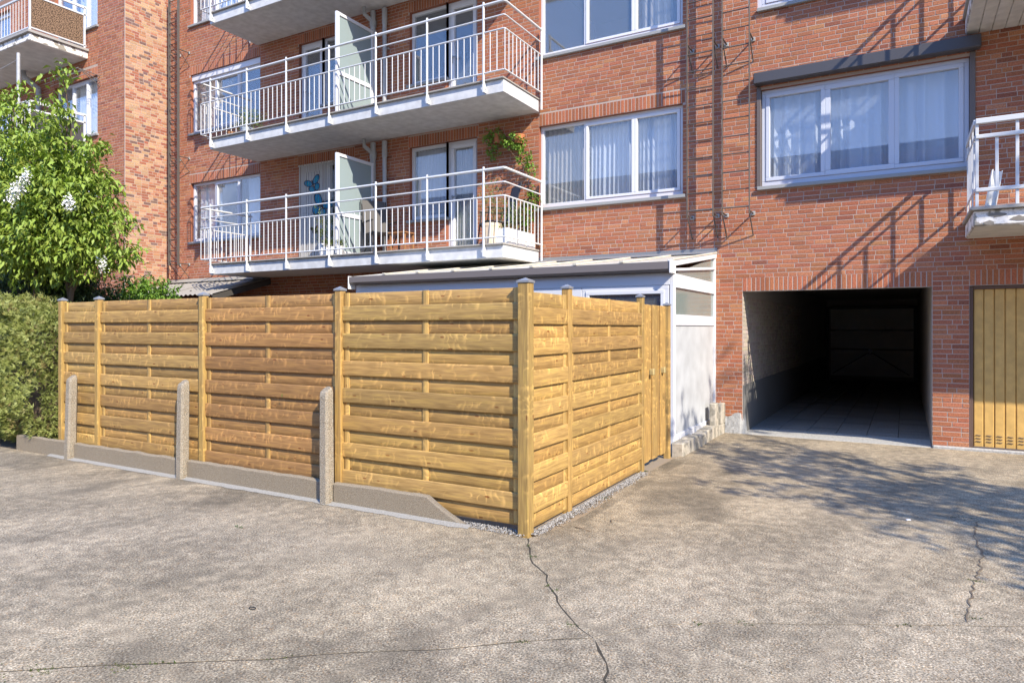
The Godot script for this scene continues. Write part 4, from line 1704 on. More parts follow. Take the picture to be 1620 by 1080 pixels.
# ---------------------------------------------------------------- wooden fence
func board_mesh(L: float, h: float, t: float, tint: Color, q: RandomNumberGenerator, dir: Basis, rounded: bool) -> ArrayMesh:
	var mb := MB.new()
	mb.tint = tint
	var a := h * .5
	var e := t * .5
	var prof: Array
	if rounded:
		var bow := q.randf_range(.0005, .002)
		prof = [Vector2(-e, -a), Vector2(-e, a), Vector2(e - .006, a), Vector2(e - .0015, a - .003), Vector2(e, a - .010), Vector2(e + bow, a * .25), Vector2(e + bow, -a * .25), Vector2(e, -a + .010), Vector2(e - .0015, -a + .003), Vector2(e - .006, -a)]
	else:
		prof = [Vector2(-e, -a), Vector2(-e, a), Vector2(e - .003, a), Vector2(e, a - .003), Vector2(e, -a + .003), Vector2(e - .003, -a)]
	mb.sweep(prof, -L * .5, L * .5, Vector3.ZERO, dir, Vector2(q.randf(), q.randf()))
	return mb.mesh()


func wood_tint(q: RandomNumberGenerator, brown: float) -> Color:
	var c := Color(.72, .465, .165).lerp(Color(.60, .33, .13), brown)
	var k := q.randf_range(.76, 1.14)
	var g := q.randf_range(-.03, .03)
	return Color(c.r * k * (1 + g), c.g * k, c.b * k * (1 - g))


# a screen panel of boards alternately in front of and behind three laths
func fence_panel(parent: Node, org: Vector3, dir: Vector3, W: float, y0: float, brown: float, q: RandomNumberGenerator, full := true) -> Node3D:
	var o := node("fence_panel", parent)
	var out := dir.cross(Vector3.UP).normalized()
	var B := Basis(dir, Vector3.UP, out)
	var pitch := .1195
	for i in 15:
		var front := i % 2 == 1
		var h := .131 if front else .130
		var y := y0 + 1.79 - .065 - i * pitch
		if i == 0:
			y -= .004
		var L := W - .006
		var p := put(board_mesh(L, h, .014, wood_tint(q, clampf(brown + q.randf_range(-.15, .35), 0.0, 1.0)), q, B, front), "board", M.wood, o)
		p.position = org + dir * (W * .5) + Vector3.UP * (y + q.randf_range(-.002, .002)) + out * ((.0115 if front else -.0115) + q.randf_range(-.0008, .0008))
		p.rotation.x = 0.0
	var xs := [.035, W * .5, W - .035] if full else [.03, W - .03]
	for x in xs:
		var p := put(board_mesh(1.785, .060, .0084, wood_tint(q, brown * .4) * Color(1.2, 1.22, 1.25), q, Basis(Vector3.UP, -dir, out), false), "lath", M.wood, o)
		p.position = org + dir * x + Vector3.UP * (y0 + .895)
	return o


func fence_post(parent: Node, at: Vector3, s: float, top: float, brown: float, q: RandomNumberGenerator, turn := 0.0) -> void:
	var o := node("fence_post", parent)
	var mb := MB.new()
	mb.tint = wood_tint(q, brown) * Color(.98, 1.0, .98)
	mb.box(at + Vector3.UP * ((top - .05) * .5), Vector3(top + .05, s, s), .006, Basis(Vector3.UP, Vector3.LEFT, Vector3.BACK), Vector2(q.randf(), q.randf()))
	make(mb, "shaft", M.wood, o)
	mb = MB.new()
	var c := s * .5 + .006
	var P := [Vector3(-c, 0, -c), Vector3(c, 0, -c), Vector3(c, 0, c), Vector3(-c, 0, c)]
	var tp := at + Vector3.UP * top
	for i in 4:
		var j := (i + 1) % 4
		var nn: Vector3 = (P[i] + P[j]).normalized()
		mb.quad(tp + P[i], tp + P[j], tp + P[j] + Vector3.UP * .016, tp + P[i] + Vector3.UP * .016, nn)
		mb.tri(tp + P[i] + Vector3.UP * .016, tp + P[j] + Vector3.UP * .016, tp + Vector3.UP * .040, (nn + Vector3.UP * 1.6).normalized(), (nn + Vector3.UP * 1.6).normalized(), (nn + Vector3.UP * 1.6).normalized())
		mb.quad(tp + P[i], tp + P[j], tp + P[j] * .9, tp + P[i] * .9, Vector3.DOWN)
	make(mb, "post_cap", M.cap, o)


func fences() -> void:
	var q := RandomNumberGenerator.new()
	q.seed = 17
	var zc := 5.842
	var o := node("wooden_fence")
	tag(o, "long new wooden slat fence parallel to the facade, behind the concrete posts", "fence", "new wooden fences")
	var px := [-2.47, -4.342, -6.214, -8.086, -8.86]
	fence_post(o, Vector3(-2.470, 0, 5.845), .092, 1.872, .12, q)
	for i in range(1, 5):
		fence_post(o, Vector3(px[i], 0, zc), .070, 1.862, [.0, .35, .10, .0, .05][i], q)
	for i in 4:
		var x0: float = px[i + 1] + .035
		var x1: float = px[i] - (.046 if i == 0 else .035)
		fence_panel(o, Vector3(x0, 0, zc - .01), Vector3.RIGHT, x1 - x0, .055, [.10, .95, .30, .0][i], q, i != 3)
	var s := node("wooden_fence")
	tag(s, "short wooden slat fence side running back from the corner post to the gate", "fence", "new wooden fences")
	var xc := -2.470
	fence_post(s, Vector3(xc, 0, 5.12), .070, 1.862, .1, q)
	fence_post(s, Vector3(xc, 0, 3.275), .070, 1.862, .12, q)
	fence_panel(s, Vector3(xc + .01, 0, 5.798), Vector3.FORWARD, 5.798 - 5.156, .022, .05, q, false)
	fence_panel(s, Vector3(xc + .01, 0, 5.084), Vector3.FORWARD, 5.084 - 3.311, .022, .22, q)
	# gate
	var g := node("wooden_gate")
	tag(g, "narrow wooden gate of upright boards at the end of the side fence", "gate")
	fence_post(g, Vector3(xc, 0, 2.325), .070, 1.80, .25, q)
	var z := 3.228
	var k := 0
	for w in [.145, .145, .145, .145, .145, .10]:
		var mb := MB.new()
		mb.tint = wood_tint(q, .15)
		mb.box(Vector3(xc + (.02 if k % 2 == 0 else .002), .93, z - w * .5), Vector3(1.72, w + (.012 if k % 2 == 0 else 0.0), .018), .004, Basis(Vector3.UP, Vector3.FORWARD, Vector3.RIGHT), Vector2(q.randf(), q.randf()))
		make(mb, "board", M.wood, g)
		z -= w
		k += 1
	for e in [[.20, .20], [1.62, 1.62], [.25, 1.57]]:
		var mb := MB.new()
		mb.tint = wood_tint(q, .2)
		var a := Vector3(xc - .022, e[0], 3.20)
		var b := Vector3(xc - .022, e[1], 2.42)
		var dd := (b - a).normalized()
		mb.box((a + b) * .5, Vector3(a.distance_to(b), .07, .02), .004, Basis(dd, Vector3.RIGHT.cross(dd), Vector3.RIGHT), Vector2(q.randf(), q.randf()))
		if e[0] != e[1]:
			make(mb, "brace", M.wood, g)
		else:
			make(mb, "cross_rail", M.wood, g)
	for e in [3.02, 2.62]:
		var mb := MB.new()
		mb.tint = Color(.62, .50, .26)
		mb.box(Vector3(xc + .045, 1.05, e), Vector3(.05, .07, .06), .005)
		make(mb, "stop_block", M.wood, g)

	# old concrete posts and gravel boards
	var cx := [-4.40, -6.41, -8.50]
	var cl := ["rounded old concrete post in front of the fence, tallest in view", "rounded old concrete post, middle one of three by the fence", "rounded old concrete post, the farthest, near the hedge"]
	for i in 3:
		var mb := MB.new()
		var hh: float = [1.0, .985, .965][i]
		var lean := Vector3(.018 * (i - 1), 0, -.012)
		var rings := []
		var prof := [Vector2(-1, -.62), Vector2(-.62, -1), Vector2(.62, -1), Vector2(1, -.62), Vector2(1, .62), Vector2(.62, 1), Vector2(-.62, 1), Vector2(-1, .62)]
		var nf := noise(90 + i, 9.0, 3)
		for s2 in [[-.05, 1.0], [.2, 1.0], [.4, .985], [.6, .97], [.8, .955], [.955, .94], [.985, .84], [1.0, .60]]:
			var ring := []
			for a in 8:
				var chip := 1.0 + .035 * nf.get_noise_2d(s2[0] * 2.0, a * .7)
				var tilt: float = .018 * (-prof[a].y) if s2[0] > .95 else 0.0
				ring.append(Vector3(cx[i], 0, 5.945) + lean * s2[0] + Vector3(prof[a].x * .054 * s2[1] * chip, hh * s2[0] + tilt, prof[a].y * .050 * s2[1] * chip))
			rings.append(ring)
		for r in rings.size() - 1:
			for a in 8:
				var b := (a + 1) % 8
				var nn: Vector3 = (rings[r][b] - rings[r][a]).cross(rings[r + 1][a] - rings[r][a]).normalized()
				if nn.dot(Vector3(prof[a].x + prof[b].x, .3, prof[a].y + prof[b].y)) < 0:
					nn = -nn
				mb.quad(rings[r][a], rings[r][b], rings[r + 1][b], rings[r + 1][a], nn)
		var tr: Array = rings[-1]
		for a in range(1, 7):
			mb.tri(tr[0], tr[a], tr[a + 1], Vector3.UP, Vector3.UP, Vector3.UP)
		tag(make(mb, "concrete_post", M.old_concrete), cl[i], "post", "old concrete posts along the fence")
	var spans := [[-4.33, -2.98, "low concrete edging board with a sloping broken end by the corner"], [-6.35, -4.46, "low concrete edging board between the near and the middle concrete post"], [-8.44, -6.47, "low concrete edging board between the middle and the farthest concrete post"], [-9.75, -8.56, "low concrete edging board running under the hedge"]]
	for i in 4:
		var e: Array = spans[i]
		var mb := MB.new()
		var f := noise(40 + i, 3.0, 3)
		var L: float = e[1] - e[0]
		var n := int(L / .05)
		for k2 in n:
			var P := []
			for s3 in [0, 1]:
				var x: float = e[0] + L * (k2 + s3) / n
				var top := .190 + .010 * f.get_noise_1d(x)
				if i == 0 and x > -3.32:
					top = lerpf(top, .012, clampf((x + 3.32) / .34, 0, 1) ** .8)
				var wv := .004 * f.get_noise_1d(x * 3.0 + 40.0)
				P.append([x, top, wv])
			var zf := 5.935
			var A := [Vector3(P[0][0], -.03, zf + P[0][2]), Vector3(P[1][0], -.03, zf + P[1][2])]
			var Bq := [Vector3(P[0][0], P[0][1] - .012, zf + P[0][2]), Vector3(P[1][0], P[1][1] - .012, zf + P[1][2])]
			var Cq := [Vector3(P[0][0], P[0][1], zf - .014), Vector3(P[1][0], P[1][1], zf - .014)]
			var Dq := [Vector3(P[0][0], P[0][1], zf - .048), Vector3(P[1][0], P[1][1], zf - .048)]
			var E := [Vector3(P[0][0], -.03, zf - .048), Vector3(P[1][0], -.03, zf - .048)]
			mb.quad(A[0], A[1], Bq[1], Bq[0], Vector3.BACK)
			mb.quad(Bq[0], Bq[1], Cq[1], Cq[0], Vector3(0, .7, .7))
			mb.quad(Cq[0], Cq[1], Dq[1], Dq[0], Vector3.UP)
			mb.quad(Dq[0], Dq[1], E[1], E[0], Vector3.FORWARD)
			if k2 == 0:
				mb.quad(A[0], Bq[0], Cq[0], E[0], Vector3.LEFT)
			if k2 == n - 1:
				mb.quad(A[1], Bq[1], Cq[1], E[1], Vector3.RIGHT)
		tag(make(mb, "concrete_edging", M.edging), e[2], "edging", "concrete edging boards under the fence")
	# pale mortar fillet at the foot
	var fm := MB.new()
	var ff := noise(50, 2.0, 3)
	for k3 in 110:
		var P := []
		for s4 in [0, 1]:
			var x: float = -8.95 + 6.05 * (k3 + s4) / 110.0
			var w := .058 + .022 * ff.get_noise_1d(x * 2.0) + .012 * ff.get_noise_1d(x * 14.0)
			P.append([x, w])
		fm.quad(Vector3(P[0][0], .020, 5.934), Vector3(P[1][0], .020, 5.934), Vector3(P[1][0], .003, 5.934 + P[1][1]), Vector3(P[0][0], .003, 5.934 + P[0][1]), Vector3(0, 1, .35).normalized())
	var fo := make(fm, "mortar_strip", M.white_mortar)
	structure(fo, "pale mortar strip along the foot of the concrete edging")


func gravel() -> void:
	var q := RandomNumberGenerator.new()
	q.seed = 23
	var sd := MB.new()
	sd.quad(Vector3(-3.3, -.022, 5.4), Vector3(-2.2, -.022, 5.4), Vector3(-2.2, -.022, 6.0), Vector3(-3.3, -.022, 6.0), Vector3.UP)
	sd.quad(Vector3(-2.7, -.018, 2.2), Vector3(-2.2, -.018, 2.2), Vector3(-2.2, -.018, 5.5), Vector3(-2.7, -.018, 5.5), Vector3.UP)
	var so := make(sd, "sand_bed", M.sandy)
	structure(so, "sandy strip under the side fence")
	var shapes := []
	for k in 4:
		var mb := MB.new()
		var P := []
		for i in 6:
			var d: Vector3 = [Vector3.RIGHT, Vector3.LEFT, Vector3.UP, Vector3.DOWN, Vector3.BACK, Vector3.FORWARD][i]
			P.append(d * q.randf_range(.6, 1.1) * Vector3(1, .65, .85) + Vector3(q.randfn(0, .12), q.randfn(0, .1), q.randfn(0, .12)))
		for f in [[0, 2, 4], [4, 2, 1], [1, 2, 5], [5, 2, 0], [0, 4, 3], [4, 1, 3], [1, 5, 3], [5, 0, 3]]:
			var c: Vector3 = (P[f[0]] + P[f[1]] + P[f[2]]).normalized()
			mb.tri(P[f[0]], P[f[1]], P[f[2]], (P[f[0]].normalized() + c).normalized(), (P[f[1]].normalized() + c).normalized(), (P[f[2]].normalized() + c).normalized())
		shapes.append(mb.mesh())
	for k in 4:
		var mm := MultiMesh.new()
		mm.transform_format = MultiMesh.TRANSFORM_3D
		mm.use_colors = true
		mm.mesh = shapes[k]
		mm.instance_count = 900
		for i in 900:
			var p: Vector3
			if q.randf() < .17:
				p = Vector3(q.randf_range(-3.05, -2.45), 0, q.randf_range(5.80, 5.935))
			else:
				var t := q.randf()
				p = Vector3(-2.45 + absf(q.randfn(0, .055)), 0, lerpf(5.85, 3.3, t))
				if p.x > -2.345 + .05 * sin(t * 3.0):
					p.x -= .08
			var s := q.randf_range(.004, .010)
			p.y = -.004 + s * .4
			mm.set_instance_transform(i, Transform3D(Basis(Vector3(q.randf(), q.randf(), q.randf()).normalized(), q.randf() * TAU).scaled(Vector3.ONE * s), p))
			var g := q.randf_range(.10, .42)
			var wm := q.randf_range(.75, 1.0)
			mm.set_instance_color(i, Color(g, g * lerpf(.82, .98, wm), g * lerpf(.62, .94, wm)))
		var o := MultiMeshInstance3D.new()
		o.multimesh = mm
		o.material_override = M.pebble
		o.name = numbered("gravel")
		add_child(o)
		tag(o, "pale pea gravel in the strip at the foot of the side fence", "gravel", "pea gravel under the fence", "stuff")


# ---------------------------------------------------------------- plants
func leaf(mb: MB, p: Vector3, d: Vector3, side: Vector3, L: float, W: float, fold := .25, tip := .0) -> void:
	# pointed oval leaf, folded along the rib and curling at the tip
	var up := side.cross(d).normalized()
	var m := p + d * L * .45 + up * L * .06
	var t := p + d * L - up * L * tip
	var a := m + side * W * .5 + up * W * fold
	var b := m - side * W * .5 + up * W * fold
	var n1 := (up - side * fold * 1.2).normalized()
	var n2 := (up + side * fold * 1.2).normalized()
	mb.tri(p, a, m, n1, n1, up)
	mb.tri(a, t, m, n1, up, up)
	mb.tri(p, m, b, n2, up, n2)
	mb.tri(b, m, t, n2, up, up)


func leafy(blobs: Array, clumps: int, per: int, L: float, W: float, q: RandomNumberGenerator, droop: float, warm: float) -> MB:
	var mb := MB.new()
	var wsum := 0.0
	for b in blobs:
		wsum += b[1].x * b[1].y * b[1].z
	for b in blobs:
		var n := int(clumps * b[1].x * b[1].y * b[1].z / wsum) + 2
		for i in n:
			var d := Vector3(q.randfn(), q.randfn(), q.randfn()).normalized()
			var r := pow(q.randf_range(.12, 1.0), .5) * q.randf_range(.82, 1.1)
			var c: Vector3 = b[0] + d * b[1] * r
			var axis := (d + Vector3(q.randfn(0, .5), q.randfn(0, .4) - .1, q.randfn(0, .5))).normalized()
			var shade := q.randf_range(.75, 1.2)
			for k in per:
				var out := (axis * q.randf_range(.1, .6) + Vector3(q.randfn(), q.randfn(), q.randfn()) * .7).normalized()
				out = (out + Vector3.DOWN * droop * q.randf_range(.3, 1.3)).normalized()
				var sd := out.cross(Vector3(q.randfn(0, .4), 1, q.randfn(0, .4))).normalized()
				var sz := q.randf_range(.65, 1.15)
				var g := shade * q.randf_range(.8, 1.2)
				mb.tint = Color(g * lerpf(.9, 1.35, q.randf() * warm), g, g * q.randf_range(.6, 1.1))
				leaf(mb, c + axis * q.randf_range(-L, L) * .9 + Vector3(q.randfn(), q.randfn(), q.randfn()) * L * .35, out, sd, L * sz, W * sz, q.randf_range(.1, .4), q.randf_range(.0, .3))
	return mb


func limb(mb: MB, a: Vector3, b: Vector3, r0: float, r1: float, q: RandomNumberGenerator, bend := .12) -> void:
	var pts := []
	var L := a.distance_to(b)
	var off := Vector3(q.randfn(), q.randfn() * .4, q.randfn()) * bend * L
	for i in 6:
		var t := i / 5.0
		pts.append(a.lerp(b, t) + off * sin(t * PI) * .6)
	mb.tube(pts, r0, 7, r1)


func left_plants() -> void:
	var q := RandomNumberGenerator.new()
	q.seed = 301
	# leafy tree over the hedge
	var o := node("lilac_tree")
	tag(o, "bright green leafy tree with white blossom rising above the hedge", "tree")
	var wood := MB.new()
	var base := Vector3(-10.42, 0, 5.1)
	limb(wood, base, Vector3(-10.25, 2.15, 5.0), .045, .035, q, .04)
	limb(wood, Vector3(-10.27, 2.05, 5.0), Vector3(-9.55, 2.9, 4.8), .03, .012, q)
	limb(wood, Vector3(-10.3, 1.9, 5.0), Vector3(-10.8, 3.2, 5.1), .03, .015, q)
	limb(wood, Vector3(-10.25, 2.1, 5.0), Vector3(-10.2, 4.4, 5.1), .03, .010, q, .06)
	limb(wood, Vector3(-10.2, 3.3, 5.0), Vector3(-10.02, 5.05, 5.25), .02, .006, q, .05)
	limb(wood, Vector3(-10.5, 2.9, 5.0), Vector3(-11.2, 4.5, 5.3), .025, .008, q)
	limb(wood, Vector3(-10.75, 0.0, 5.15), Vector3(-10.85, 2.6, 5.2), .035, .022, q, .05)
	make(wood, "trunk", M.bark, o)
	var blobs := [
		[Vector3(-10.35, 3.15, 5.15), Vector3(.90, .80, .75)], [Vector3(-9.70, 2.75, 4.95), Vector3(.55, .48, .5)], [Vector3(-9.42, 2.55, 4.8), Vector3(.32, .22, .3)],
		[Vector3(-10.75, 3.75, 5.2), Vector3(.70, .70, .6)], [Vector3(-10.05, 3.75, 5.1), Vector3(.50, .50, .45)], [Vector3(-9.75, 3.40, 5.0), Vector3(.40, .28, .4)],
		[Vector3(-10.15, 4.40, 5.2), Vector3(.30, .42, .3)], [Vector3(-10.02, 4.98, 5.3), Vector3(.20, .17, .2)], [Vector3(-11.1, 4.5, 5.4), Vector3(.42, .60, .4)],
		[Vector3(-11.3, 3.2, 5.3), Vector3(.9, .9, .7)], [Vector3(-10.7, 2.55, 5.3), Vector3(.75, .45, .5)], [Vector3(-9.62, 4.0, 5.0), Vector3(.26, .16, .2)], [Vector3(-10.6, 2.9, 5.55), Vector3(.7, .5, .35)], [Vector3(-9.95, 2.55, 5.1), Vector3(.5, .32, .4)]]
	var crown := leafy(blobs, 1900, 12, .112, .042, q, .9, .6)
	make(crown, "crown", M.leaf, o)
	var bl := MB.new()
	for c in [Vector3(-9.9, 3.32, 5.85), Vector3(-9.82, 3.46, 5.80), Vector3(-10.05, 3.22, 5.85), Vector3(-9.40, 3.15, 5.5), Vector3(-9.33, 2.38, 5.1), Vector3(-9.95, 3.35, 5.8)]:
		for k in 90:
			var p: Vector3 = c + Vector3(q.randfn(0, .030), q.randfn(0, .05), q.randfn(0, .030))
			var d := Vector3(q.randfn(), q.randfn(), q.randfn()).normalized()
			leaf(bl, p, d, d.cross(Vector3(.3, 1, .2)).normalized(), .032, .028)
	make(bl, "blossom", M.blossom, o)

	# clipped evergreen hedge
	var hg := node("evergreen_hedge")
	tag(hg, "clipped evergreen hedge with brownish patches left of the wooden fence", "hedge")
	var core := MB.new()
	var hn := noise(66, 1.4, 3)
	core.box(Vector3(-11.35, .80, 5.22), Vector3(3.3, 1.5, .70), .28)
	make(core, "light_block_core", M.bark, hg)  # solid bark-coloured core, added inside the foliage to stop light passing through
	var sp := MB.new()
	for i in 24000:
		# spread over the front, the right end and the top
		var r := q.randf()
		var p: Vector3
		var nn: Vector3
		if r < .50:
			p = Vector3(q.randf_range(-12.6, -9.30), q.randf_range(.04, 1.84), 5.83)
			nn = Vector3.BACK
		elif r < .76:
			p = Vector3(-9.36, q.randf_range(.04, 1.85), q.randf_range(4.7, 5.85))
			nn = Vector3.RIGHT
		else:
			p = Vector3(q.randf_range(-12.6, -9.35), 1.80, q.randf_range(4.9, 5.85))
			nn = Vector3.UP
		var bulge := .24 * hn.get_noise_3dv(p * .8) + .07 * hn.get_noise_3dv(p * 3.3) + .10 * clampf(1.0 - absf(p.y - .8) / .9, 0, 1)
		if p.y < .22 and nn != Vector3.UP:
			bulge -= (.22 - p.y) * .8
		if p.y > 1.55 and nn != Vector3.UP:
			bulge -= (p.y - 1.55) * .7
		if nn == Vector3.UP:
			bulge = bulge * 1.3 - .05 - .30 * maxf(0.0, p.x + 10.0)
		p += nn * (bulge + q.randf_range(-.12, .07))
		var back := pow(maxf(0.0, (p.y - .75) / 1.05), 2.0)
		if p.x > -10.2:
			p.x -= .42 * back * (1.0 if nn != Vector3.BACK else clampf((p.x + 10.2) / .8, 0, 1))
		if nn == Vector3.BACK:
			p.z -= .22 * back
		if p.x > -9.33:
			p.x = -9.33 - q.randf() * .05
		p.y = maxf(p.y, .03)
		var d := (nn + Vector3(q.randfn(0, .55), q.randfn(0, .45) + .25, q.randfn(0, .55))).normalized()
		var sd := d.cross(Vector3(q.randfn(), q.randfn(), q.randfn())).normalized()
		var brown := clampf(hn.get_noise_3dv(p * 2.0 + Vector3(9, 0, 0)) * 2.0 + q.randf_range(-.3, .25), 0, 1)
		var g := q.randf_range(.65, 1.35)
		sp.tint = Color(g, g, g).lerp(Color(1.75, 1.0, 1.6) * g, brown * .95)
		for k in 3:
			var dd := (d + sd * (k - 1) * .8).normalized()
			leaf(sp, p, dd, dd.cross(sd.cross(d)).normalized(), q.randf_range(.035, .075), .013, .1)
	make(sp, "foliage", M.yew, hg)

	# dark conifer behind the hedge
	var dk := node("dark_conifer")
	tag(dk, "dark shaded conifer bush between the hedge and the tree trunks", "bush")
	var dw := MB.new()
	limb(dw, Vector3(-11.1, 0, 4.5), Vector3(-11.0, 2.0, 4.5), .06, .02, q)
	make(dw, "trunk", M.bark, dk)
	for e in [[Vector3(-11.0, 1.6, 4.55), Vector3(1.3, 1.0, .5)], [Vector3(-12.2, 1.9, 4.6), Vector3(1.6, 1.3, .5)]]:
		var cr := MB.new()
		cr.box(e[0], e[1], .2)
		make(cr, "light_block_core", M.bark, dk)  # opaque core added within the bush so no light shows between the leaves
	make(leafy([[Vector3(-10.55, 1.85, 4.6), Vector3(.55, .48, .4)], [Vector3(-11.1, 1.85, 4.7), Vector3(.7, .62, .45)], [Vector3(-12.1, 2.1, 4.8), Vector3(1.0, .85, .45)], [Vector3(-10.25, 1.75, 4.35), Vector3(.42, .34, .3)], [Vector3(-11.0, 2.1, 4.6), Vector3(.6, .45, .3)]], 1900, 14, .080, .020, q, .1, .2), "foliage", M.dark_leaf, dk)
	# low shrub behind the fence
	var sh := node("low_shrub")
	tag(sh, "rounded light green shrub showing just above the fence top", "shrub")
	var sw := MB.new()
	for k in 4:
		limb(sw, Vector3(-10.3 + .03 * k, 0, 3.95), Vector3(-10.6 + .2 * k, 1.8, 3.9 + .1 * (k % 2)), .025, .008, q)
	make(sw, "trunk", M.bark, sh)
	make(leafy([[Vector3(-10.35, 1.95, 4.0), Vector3(.48, .44, .45)], [Vector3(-10.0, 1.88, 3.9), Vector3(.44, .38, .4)]], 420, 10, .075, .034, q, .2, .2), "foliage", M.vine, sh)


func shade_tree() -> void:
	# stands right of the frame; its crown dapples the drive
	var q := RandomNumberGenerator.new()
	q.seed = 400
	var o := node("yard_tree")
	tag(o, "broad-leaved tree beside the drive, casting the dappled shade", "tree")
	var w := MB.new()
	limb(w, Vector3(7.4, 0, 7.3), Vector3(7.2, 3.6, 7.2), .17, .13, q, .03)
	for e in [Vector3(5.4, 5.6, 6.5), Vector3(6.4, 6.8, 5.4), Vector3(8.3, 6.6, 7.6), Vector3(7.0, 7.3, 7.4), Vector3(5.6, 4.6, 7.9), Vector3(6.9, 8.7, 4.8)]:
		limb(w, Vector3(7.2, 3.5, 7.2), e, .08, .02, q)
	make(w, "trunk", M.bark, o)
	var c := leafy([[Vector3(5.0, 4.6, 6.0), Vector3(1.6, .9, 1.3)], [Vector3(6.2, 3.6, 8.2), Vector3(1.5, .8, 1.2)], [Vector3(4.4, 5.8, 5.2), Vector3(1.1, .7, .9)], [Vector3(6.3, 6.0, 5.9), Vector3(1.5, 1.0, 1.2)], [Vector3(7.6, 6.3, 7.2), Vector3(1.6, 1.1, 1.4)], [Vector3(6.6, 4.4, 7.6), Vector3(1.4, .8, 1.2)], [Vector3(8.6, 5.2, 6.6), Vector3(1.3, 1.0, 1.2)], [Vector3(6.1, 7.2, 5.6), Vector3(.9, .5, .8)], [Vector3(6.9, 8.7, 4.7), Vector3(.95, .75, .8)]], 620, 11, .13, .075, q, .4, .2)
	make(c, "crown", M.leaf, o)


func opposite_block() -> void:
	# low row of houses across the yard, seen only as the dark strip mirrored in the window panes
	var o := node("opposite_building")
	tag(o, "low brick row across the yard, mirrored in the window panes", "building")
	var mb := MB.new()
	mb.span(Vector3(-45, 0, 32), Vector3(14, 11.0, 40))
	make(mb, "wall", M.far_wall, o)
	mb = MB.new()
	mb.span(Vector3(-45.3, 11.01, 31.7), Vector3(14.3, 11.4, 40.3))
	make(mb, "roof", M.far_roof, o)
	var wm := MB.new()
	wm.span(Vector3(-.7, -.7, -.03), Vector3(.7, .7, .03), .01)
	var m := wm.mesh()
	for f in 3:
		for i in 19:
			put(m, "window", M.upvc, o).position = Vector3(-43.5 + i * 3.0, 2.2 + f * 3.2, 31.99)


# ---------------------------------------------------------------- balcony furniture and pots
func pot(called: String, at: Vector3, r: float, h: float, m: Material, label: String, category := "pot") -> void:
	var mb := MB.new()
	var rings := [[.0, .78], [.0, .80], [.85, 1.0], [.86, 1.06], [1.0, 1.06], [1.0, .92], [.86, .9]]
	var seg := 18
	for i in rings.size() - 1:
		for k in seg:
			var P := []
			for c in [[0, 0], [1, 0], [1, 1], [0, 1]]:
				var e: Array = rings[i + c[1]]
				var g: float = TAU * (k + c[0]) / seg
				P.append(at + Vector3(cos(g) * r * e[1], h * e[0], sin(g) * r * e[1]))
			var mid := TAU * (k + .5) / seg
			var nn := Vector3(cos(mid), 0, sin(mid))
			if i == 4:
				nn = Vector3.UP
			elif i == 5:
				nn = -nn
			mb.quad(P[0], P[1], P[2], P[3], nn)
	var o := node(called)
	make(mb, "pot_body", m, o)
	var sl := MB.new()
	for k in seg:
		var a := TAU * k / seg
		var b := TAU * (k + 1) / seg
		sl.tri(at + Vector3(0, h * .9, 0), at + Vector3(cos(a) * r * .9, h * .9, sin(a) * r * .9), at + Vector3(cos(b) * r * .9, h * .9, sin(b) * r * .9), Vector3.UP, Vector3.UP, Vector3.UP)
	make(sl, "soil", M.soil, o)
	tag(o, label, category)


func chair(at: Vector3, turn: float, m: Material, label: String) -> void:
	var o := node("garden_chair", null, at, turn)
	var mb := MB.new()
	mb.box(Vector3(0, .43, 0), Vector3(.46, .02, .46), .006)
	make(mb, "seat", m, o)
	mb = MB.new()
	mb.box(Vector3(0, .76, -.30), Vector3(.46, .68, .015), .005, Basis(Vector3.RIGHT, -.22))
	make(mb, "backrest", m, o)
	for sx in [-1.0, 1.0]:
		mb = MB.new()
		mb.tube([Vector3(sx * .25, 0, .26), Vector3(sx * .25, .64, .18)], .011, 6)
		make(mb, "leg", M.black_metal, o)
		mb = MB.new()
		mb.tube([Vector3(sx * .25, 0, -.28), Vector3(sx * .25, .44, .22)], .011, 6)
		make(mb, "leg", M.black_metal, o)
		mb = MB.new()
		mb.tube([Vector3(sx * .25, .40, -.21), Vector3(sx * .25, 1.09, -.375)], .011, 6)
		make(mb, "back_frame", M.black_metal, o)
		mb = MB.new()
		mb.box(Vector3(sx * .25, .645, -.02), Vector3(.045, .02, .46), .006)
		make(mb, "armrest", M.black_metal, o)
	tag(o, label, "chair", "folding garden chairs on the lower balcony")


func plant(called: String, blobs: Array, n: int, per: int, L: float, W: float, m: Material, seed_: int, droop: float, label: String, stem_from: Vector3) -> void:
	var q := RandomNumberGenerator.new()
	q.seed = seed_
	var o := node(called)
	make(leafy(blobs, n, per, L, W, q, droop, .2), "foliage", m, o)
	var w := MB.new()
	for k in 5:
		var b: Array = blobs[k % blobs.size()]
		limb(w, stem_from + Vector3(q.randfn(0, .02), 0, q.randfn(0, .02)), b[0] + Vector3(q.randfn(), q.randfn(), q.randfn()) * b[1] * .4, .005, .003, q, .1)
	make(w, "stem", M.twig, o)
	tag(o, label, "plant")


